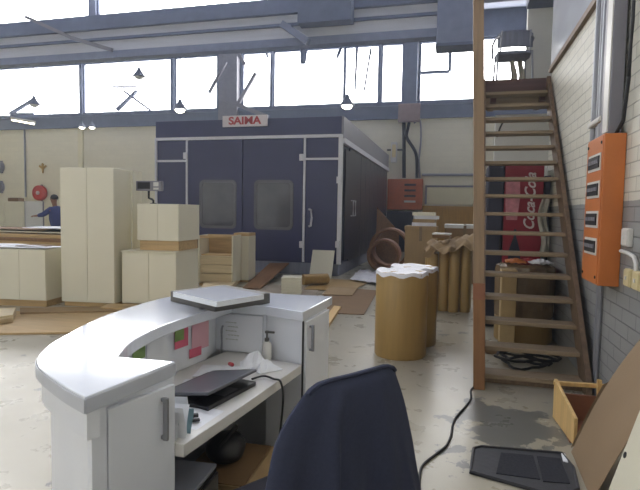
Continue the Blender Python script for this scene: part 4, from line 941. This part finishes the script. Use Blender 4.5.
tag(obj('laptop_cable', MB().tube(smooth(pts), .005), 'rubber', smooth=True), 'black cable running from the laptop over the worktop edge', 'cable')
def crumple(name, c, w, d_, h, m, label, cat, seed=0, rz=0, grp=None):
    return tag(obj(name, MB().sheet(lambda u, v: Vector(((u-.5)*w, (v-.5)*d_, .006+h*(.55+.6*noise.noise(Vector((u*4+seed, v*4, seed))))*math.sin(PI*u)*math.sin(PI*v))), 12, 10, .004), m, loc=c, rotz=rz), label, cat, grp)
a = at(252, 368, Z=WT); b = at(268, 366, Z=WT)
crumple('tissue', (a.x, a.y+.04, WT), .15, .13, .10, 'paper', 'crumpled white tissue behind the laptop on the worktop', 'tissue', 1, .4, 'crumpled tissues on the worktop')
crumple('tissue', (b.x+.01, b.y-.06, WT), .13, .11, .07, 'paper', 'crumpled white tissue at the foot of the pump bottle', 'tissue', 5, .9, 'crumpled tissues on the worktop')
b = at(264, 361, Z=WT)
t = thing('pump_bottle', 'small white pump bottle with dark neck on the worktop by the far cabinet', 'bottle', (b.x, b.y+.04, WT))
obj('bottle_body', MB().lathe([(.022, 0), (.025, .004), (.025, .075), (.018, .09), (.010, .095)], seg=20), 'white_plastic', t, smooth=True)
obj('pump', MB().lathe([(.012, .093), (.012, .11), (.005, .112), (.005, .135), (.011, .137), (.011, .147)], seg=14).bx(-.006, .04, -.006, .006, .138, .147), 'slab_grey', t)
tag(obj('worktop_paper', MB().sheet(lambda u, v: Vector(((u-.5)*.21, (v-.5)*.28, .004+.006*math.sin(u*4)*v)), 8, 6, .002), 'paper', loc=(-1.02, 1.98, WT), rotz=.3), 'white paper sheet on the worktop behind the laptop, far from its cable', 'paper')
crumple('worktop_paper', (-1.07, 2.24, WT), .2, .18, .04, 'paper', 'creased white paper on the worktop under the pinned pink paper', 'paper', 8, .2)
b = at(222, 373, Z=WT+.03); tag(obj('red_marker', MB().lathe([(.008, 0), (.009, .004), (.009, .07), (.006, .085), (.003, .09)], seg=12), 'red_sign', loc=(-1.0, 2.21, WT+.055), rot=(R(78), 0, .6), smooth=True), 'red marker pen lying on the creased paper behind the laptop', 'marker')
# papers stuffed beside the near end cabinet
for k in range(7):
    y0 = 1.515+.012*k
    tag(obj('loose_paper', MB().sheet(lambda u, v, k=k: Vector((-.10*(1-v)-.01+.02*math.sin(k*1.7)*v, .012*math.sin(u*3+k)*1.0+.02*v*k/6, (.095+.02*math.sin(k*2.3))*u)), 6, 6, .0015), 'blue_file' if k in (2, 5) else 'paper', loc=(-.865, y0, WT+.002)),
        ['white paper standing closest against the near end cabinet', 'white paper standing second from the near end cabinet', 'blue folder standing among the papers, nearer the end cabinet', 'white paper standing between the two blue folders, nearer the end cabinet', 'white paper standing between the two blue folders, nearer the laptop', 'blue folder standing among the papers, nearer the laptop', 'white paper standing outermost of the upright papers, nearest the laptop'][k], 'paper', 'papers upright beside the end cabinet')
a = at(190, 424, Z=WT)
tag(obj('worktop_paper', MB().sheet(lambda u, v: Vector(((u-.5)*.14, (v-.5)*.19, .003+.003*math.sin(u*5))), 6, 6, .002), 'paper', loc=(-.915, 1.715, WT), rotz=-.1), 'white paper lying at the worktop edge before the upright papers', 'paper')
a = at(181, 432, Z=WT+.01)
t = thing('stapler', 'small black stapler on the worktop paper beside the upright papers', 'stapler', (-.905, 1.66, WT+.006), .6)
obj('base', MB().bx(-.035, .035, -.01, .01, 0, .008), 'black_plastic', t, .002); obj('arm', MB().bx(-.035, .03, -.008, .008, .014, .028), 'black_plastic', t, .003)
# under the desk
t = thing('computer_case', 'dark computer case with a grey green top under the near end of the worktop', 'computer', (-.99, 1.66, 0), R(4))
obj('case', MB().bx(-.12, .13, -.14, .14, .0, .50), 'black_plastic', t, .006); obj('top_panel', MB().bx(-.12, .13, -.14, .14, .50, .515), 'desk_grey', t, .004); obj('front_panel', MB().bx(.13, .142, -.13, .13, .02, .49), 'black_plastic', t, .004)
t = thing('cardboard_box', 'open brown cardboard box on the floor under the worktop', 'box', (-.98, 2.16, 0), R(3))
obj('body', MB().bx(-.15, .15, -.20, .2, 0, .02).bx(-.15, -.14, -.2, .2, .02, .34).bx(.14, .15, -.2, .2, .02, .34).bx(-.14, .14, -.2, -.19, .02, .34).bx(-.14, .14, .19, .2, .02, .34), 'cardboard', t); obj('flap', MB().solid([(.15, -.2, .34), (.15, .2, .34), (.21, .2, .27), (.21, -.2, .27)], (1, 0, 1), .005), 'cardboard', t)
obj('lid', MB().bx(-.145, .145, -.195, .195, .335, .345), 'cardboard_dark', t)
b = (-.99, 2.16, .348)
t = thing('black_bag', 'black soft bag lying on the cardboard box under the worktop', 'bag', b)
bm_ = MB().ball((0, 0, .06), .085, (1.0, 1.35, .75), 24)
for v in bm_.bm.verts: v.co += v.co.normalized()*.03*noise.noise(v.co*9); v.co.z = max(v.co.z, .001)
obj('body', bm_, 'jacket', t, smooth=True).data.materials[0] = M['black_plastic']
obj('strap', MB().tube([(.0, -.08, .10), (.03, -.04, .14), (.03, .04, .145), (.0, .08, .10)], .01), 'rubber', t, smooth=True)

# ------------------------------------------------------------------ office chair and the jacket over it
cc = Vector((-.29, 1.52, 0)); ca = Vector((.55, .835, 0)).normalized(); cn = Vector((ca.y, -ca.x, 0))
t = thing('office_chair', 'dark office chair drawn up to the desk under a draped jacket', 'chair', (cc-cn*.26), math.atan2(ca.y, ca.x))
# local x along the back, local y towards the desk
obj('seat', MB().prism([(-.23, -.2), (.23, -.2), (.25, .0), (.21, .22), (-.21, .22), (-.25, .0)], .43, .5), 'chair_cloth', t, .025)
obj('backrest', MB().prism([(-.19, -.285), (.19, -.285), (.17, -.245), (-.17, -.245)], .56, 1.0), 'chair_cloth', t, .015)
obj('back_bar', MB().tube([(0, -.1, .42), (0, -.22, .44), (0, -.30, .5), (0, -.295, .62)], .018), 'rubber', t, smooth=True)
obj('gas_column', MB().cyl((0, 0, .26), .028, .34), 'black_plastic', t, smooth=True)
for k in range(5):
    a = 2*PI*k/5+.3; e = Vector((math.cos(a)*.27, math.sin(a)*.27, .075))
    l = obj('leg', MB().bar((0, 0, .11), e, .035, .03), 'black_plastic', t, .004)
    obj('caster', MB().cyl((e.x, e.y, .03), .03, .035, 'X', 16), 'rubber', l)
jp = cc+cn*.02
def sz(px, y_):
    v = at(px, y_, plane=(jp, cn)); return (v-jp).dot(ca), v.z
topc = [sz(*p) for p in ((302, 398), (309, 388), (318, 381.5), (330, 377.5), (350, 373), (370, 367.5), (384, 363.5), (390, 365), (395, 372))]
lef = [sz(*p) for p in ((302, 398), (285, 424), (274, 450), (266, 490))]
rig = [sz(*p) for p in ((395, 372), (403, 400), (412, 440), (421, 490))]
def interp(P, z, key=1):
    P = sorted(P, key=lambda p: p[key]); v = z
    if v <= P[0][key]:
        a, b = P[0], P[1]
    elif v >= P[-1][key]: return P[-1][1-key]
    else:
        for a, b in zip(P, P[1:]):
            if a[key] <= v <= b[key]: break
    k = (v-a[key])/(b[key]-a[key]+1e-9); k = max(k, -1.2)
    return a[1-key]+(b[1-key]-a[1-key])*k
ZB = .50
sL, sR = topc[0][0], topc[-1][0]
def jk(u, v):
    st = sL+(sR-sL)*u
    zt_ = interp(topc, st, 0)
    z_ = ZB+(zt_-ZB)*v
    vv = (z_-ZB)
    l, r_ = interp(lef, z_), interp(rig, z_)
    s = l+(r_-l)*u
    return s, z_
NU, NV = 48, 26
mb = MB(); fr_, bk = [], []
for i in range(NU+1):
    u = i/NU; cf, cb = [], []
    for j in range(NV+1):
        v = j/NV; s, z_ = jk(u, v)
        edge = (math.sin(PI*min(max(u, .0), 1))**.45) if 0 < u < 1 else 0
        th = .058*edge*(1-v**7)**.5+.002
        fold = 1.5*.016*math.sin(u*17+1.2*v+1.5*math.sin(v*2.2))*(1-v)**.8+.010*math.sin(u*31-2.5*v)*(1-v)+.022*math.exp(-((u-.28-.05*(1-v))/.035)**2)*(1-v*v)-.02*math.exp(-((u-.36-.03*(1-v))/.03)**2)*(1-v*v)+.022*math.exp(-((u-.86+.02*v)/.04)**2)*(1-v*v)
        b = jp+ca*s; b.z = z_
        cf.append(mb.bm.verts.new(b+cn*(th+fold*edge))); cb.append(mb.bm.verts.new(b-cn*(th+.012*math.sin(u*13)*(1-v)*edge)))
    fr_.append(cf); bk.append(cb)
for i in range(NU):
    for j in range(NV):
        mb.bm.faces.new((fr_[i][j], fr_[i+1][j], fr_[i+1][j+1], fr_[i][j+1])); mb.bm.faces.new((bk[i][j+1], bk[i+1][j+1], bk[i+1][j], bk[i][j]))
    mb.bm.faces.new((fr_[i][NV], fr_[i+1][NV], bk[i+1][NV], bk[i][NV]))
for j in range(NV):
    mb.bm.faces.new((fr_[0][j], fr_[0][j+1], bk[0][j+1], bk[0][j])); mb.bm.faces.new((fr_[NU][j+1], fr_[NU][j], bk[NU][j], bk[NU][j+1]))
t = thing('jacket', 'dark navy grey jacket draped over the back of the office chair', 'jacket', (jp.x, jp.y, 0))
o = obj('body', mb, 'jacket', t, smooth=True, loc=(-jp.x, -jp.y, 0)); o.modifiers.clear(); ss = o.modifiers.new('s', 'SUBSURF'); ss.levels = ss.render_levels = 1
seam = [Vector((*(jp+ca*jk(u, 1)[0])[:2], jk(u, 1)[1]))+cn*.012+Vector((0, 0, -.004)) for u in [k/30 for k in range(1, 30)]]
obj('collar_seam', MB().tube(seam, .006, 6), 'jacket', t, smooth=True, loc=(-jp.x, -jp.y, 0))

# ------------------------------------------------------------------ the person at the back
def skinned(name, verts, edges, rad, m, parent, root=0, sub=1):
    me = bpy.data.meshes.new(name); me.from_pydata(verts, edges, []); me.materials.append(M[m])
    o = bpy.data.objects.new(name, me); COL.objects.link(o); o.parent = parent
    sk = o.modifiers.new('skin', 'SKIN'); sk.use_smooth_shade = True
    if not me.skin_vertices: 
        bpy.context.view_layer.objects.active = o
    for i, r_ in enumerate(rad):
        d_ = me.skin_vertices[0].data[i]; d_.radius = (r_, r_) if not isinstance(r_, tuple) else r_; d_.use_root = (i == root)
    sb = o.modifiers.new('sub', 'SUBSURF'); sb.levels = sb.render_levels = sub
    return o
class Sk:
    def __init__(s): s.v, s.e, s.r = [], [], []
    def add(s, co, r_, frm=None):
        s.v.append(co); s.r.append(r_); i = len(s.v)-1
        if frm is not None: s.e.append((frm, i))
        return i
hp_ = at(53.5, 199, Y=11.6)
person = thing('person', 'person in a blue shirt standing behind the board stack with one arm reaching out', 'person', (hp_.x+.14, 11.6, 0))
# facing -x (towards the end of the hall); x local forward is negative
s = Sk()
pel = s.add((0, 0, .97), (.15, .12)); sp1 = s.add((-.02, 0, 1.15), (.13, .105), pel); ch = s.add((-.06, 0, 1.36), (.155, .12), sp1); nk0 = s.add((-.09, 0, 1.51), (.062, .06), ch); nk = s.add((-.11, 0, 1.58), (.052, .052), nk0)
hd = s.add((-.13, 0, 1.67), (.082, .088), nk); hd2 = s.add((-.13, 0, 1.75), (.08, .088), hd); hd3 = s.add((-.125, 0, 1.80), (.05, .055), hd2)
def hand(s, w, fwd, side, up, flip):
    pm = s.add(tuple(Vector(w)+fwd*.06), (.036, .018), len(s.v)-1)
    for k in range(4):
        b = Vector(w)+fwd*.09+side*(.028-.019*k); L__ = (.07, .08, .075, .058)[k]
        i = s.add(tuple(b), .0095, pm); i = s.add(tuple(b+fwd*L__*.5-up*.008), .0088, i); s.add(tuple(b+fwd*L__*.92-up*.03), .0075, i)
    b = Vector(w)+fwd*.03+side*.035*flip; i = s.add(tuple(b), .011, pm); s.add(tuple(b+fwd*.04+side*.02*flip-up*.01), .009, i)
for sy in (-1, 1):
    hip = s.add((0, sy*.095, .90), .095, pel); kn = s.add((-.02, sy*.10, .50), .062, hip); an = s.add((.01, sy*.10, .09), .042, kn); ft = s.add((-.09, sy*.11, .04), (.04, .035), an); s.add((-.17, sy*.115, .035), .03, ft)
    shd = s.add((-.07, sy*.19, 1.44), .062, ch)
    if sy < 0:
        el = s.add((-.26, -.24, 1.30), .044, shd); wr = s.add((-.50, -.22, 1.27), .029, el); hand(s, (-.50, -.22, 1.27), Vector((-1, .05, -.05)), Vector((0, 1, 0)), Vector((0, 0, 1)), 1)
    else:
        el = s.add((-.05, .25, 1.17), .044, shd); wr = s.add((-.20, .23, 1.02), .029, el); hand(s, (-.20, .23, 1.02), Vector((-.8, 0, -.5)).normalized(), Vector((0, -1, 0)), Vector((0, 0, 1)), 1)
skinned('body', s.v, s.e, s.r, 'skin', person)
s2 = Sk(); a_ = s2.add((0, 0, .90), (.21, .18)); b_ = s2.add((-.02, 0, 1.15), (.20, .175), a_); c_ = s2.add((-.06, 0, 1.37), (.215, .185), b_); s2.add((-.085, 0, 1.52), (.10, .10), c_)
for sy in (-1, 1):
    e_ = s2.add((-.07, sy*.20, 1.44), .095, c_); el = (-.26, -.24, 1.30) if sy < 0 else (-.05, .25, 1.17); e2 = s2.add(el, .068, e_); w_ = (-.50, -.22, 1.27) if sy < 0 else (-.20, .23, 1.02); s2.add(tuple(Vector(el).lerp(Vector(w_), .75)), .052, e2)
skinned('shirt', s2.v, s2.e, s2.r, 'shirt', person)
s3 = Sk(); a_ = s3.add((0, 0, .97), (.16, .13))
for sy in (-1, 1):
    h_ = s3.add((0, sy*.095, .89), .108, a_); k_ = s3.add((-.02, sy*.10, .50), .078, h_); s3.add((.01, sy*.10, .1), .06, k_)
skinned('trousers', s3.v, s3.e, s3.r, 'trousers', person)
hm = MB().ball((-.115, 0, 1.755), .098, (1.02, .98, .92), 20)
bmesh.ops.delete(hm.bm, geom=[v for v in hm.bm.verts if v.co.z < 1.70 or (v.co.x < -.175 and v.co.z < 1.78)], context='VERTS')
ho = obj('hair', hm, 'hair', person, smooth=True); sd = ho.modifiers.new('t', 'SOLIDIFY'); sd.thickness = .02
for sy in (-1, 1):
    obj('eye', MB().ball((-.205, sy*.032, 1.715), .011, seg=10), 'eye', person, smooth=True)
    obj('ear', MB().ball((-.12, sy*.09, 1.70), .028, (.7, .3, 1.1), 12), 'skin', person, smooth=True)
    obj('shoe', MB().ball((-.09, sy*.112, .045), .06, (2.0, .85, .75), 16), 'rubber', person, smooth=True)
obj('nose', MB().ball((-.215, 0, 1.685), .016, (1, .8, 1.4), 10), 'skin', person, smooth=True); obj('mouth', MB().ball((-.205, 0, 1.645), .02, (.3, 1, .25), 10), 'red_reel', person, smooth=True)

# ------------------------------------------------------------------ light and view
w = bpy.data.worlds.new('world'); S.world = w; w.use_nodes = True
bg = w.node_tree.nodes['Background']; bg.inputs[0].default_value = (.85, .92, 1, 1); bg.inputs[1].default_value = 1.0
vs = w.node_tree.nodes.new('ShaderNodeVolumeScatter'); vs.inputs['Color'].default_value = (.74, .84, 1, 1); vs.inputs['Density'].default_value = .0042; vs.inputs['Anisotropy'].default_value = .55
w.node_tree.links.new(vs.outputs[0], w.node_tree.nodes['World Output'].inputs['Volume'])   # thin haze added to make the far hall pale
S.view_settings.view_transform = 'Standard'; S.view_settings.look = 'None'; S.view_settings.gamma = 1; S.view_settings.use_curve_mapping = False
S.view_settings.exposure = 0.04
S.cycles.use_denoising = True; S.cycles.max_bounces = 10; S.cycles.diffuse_bounces = 6; S.cycles.sample_clamp_indirect = 6
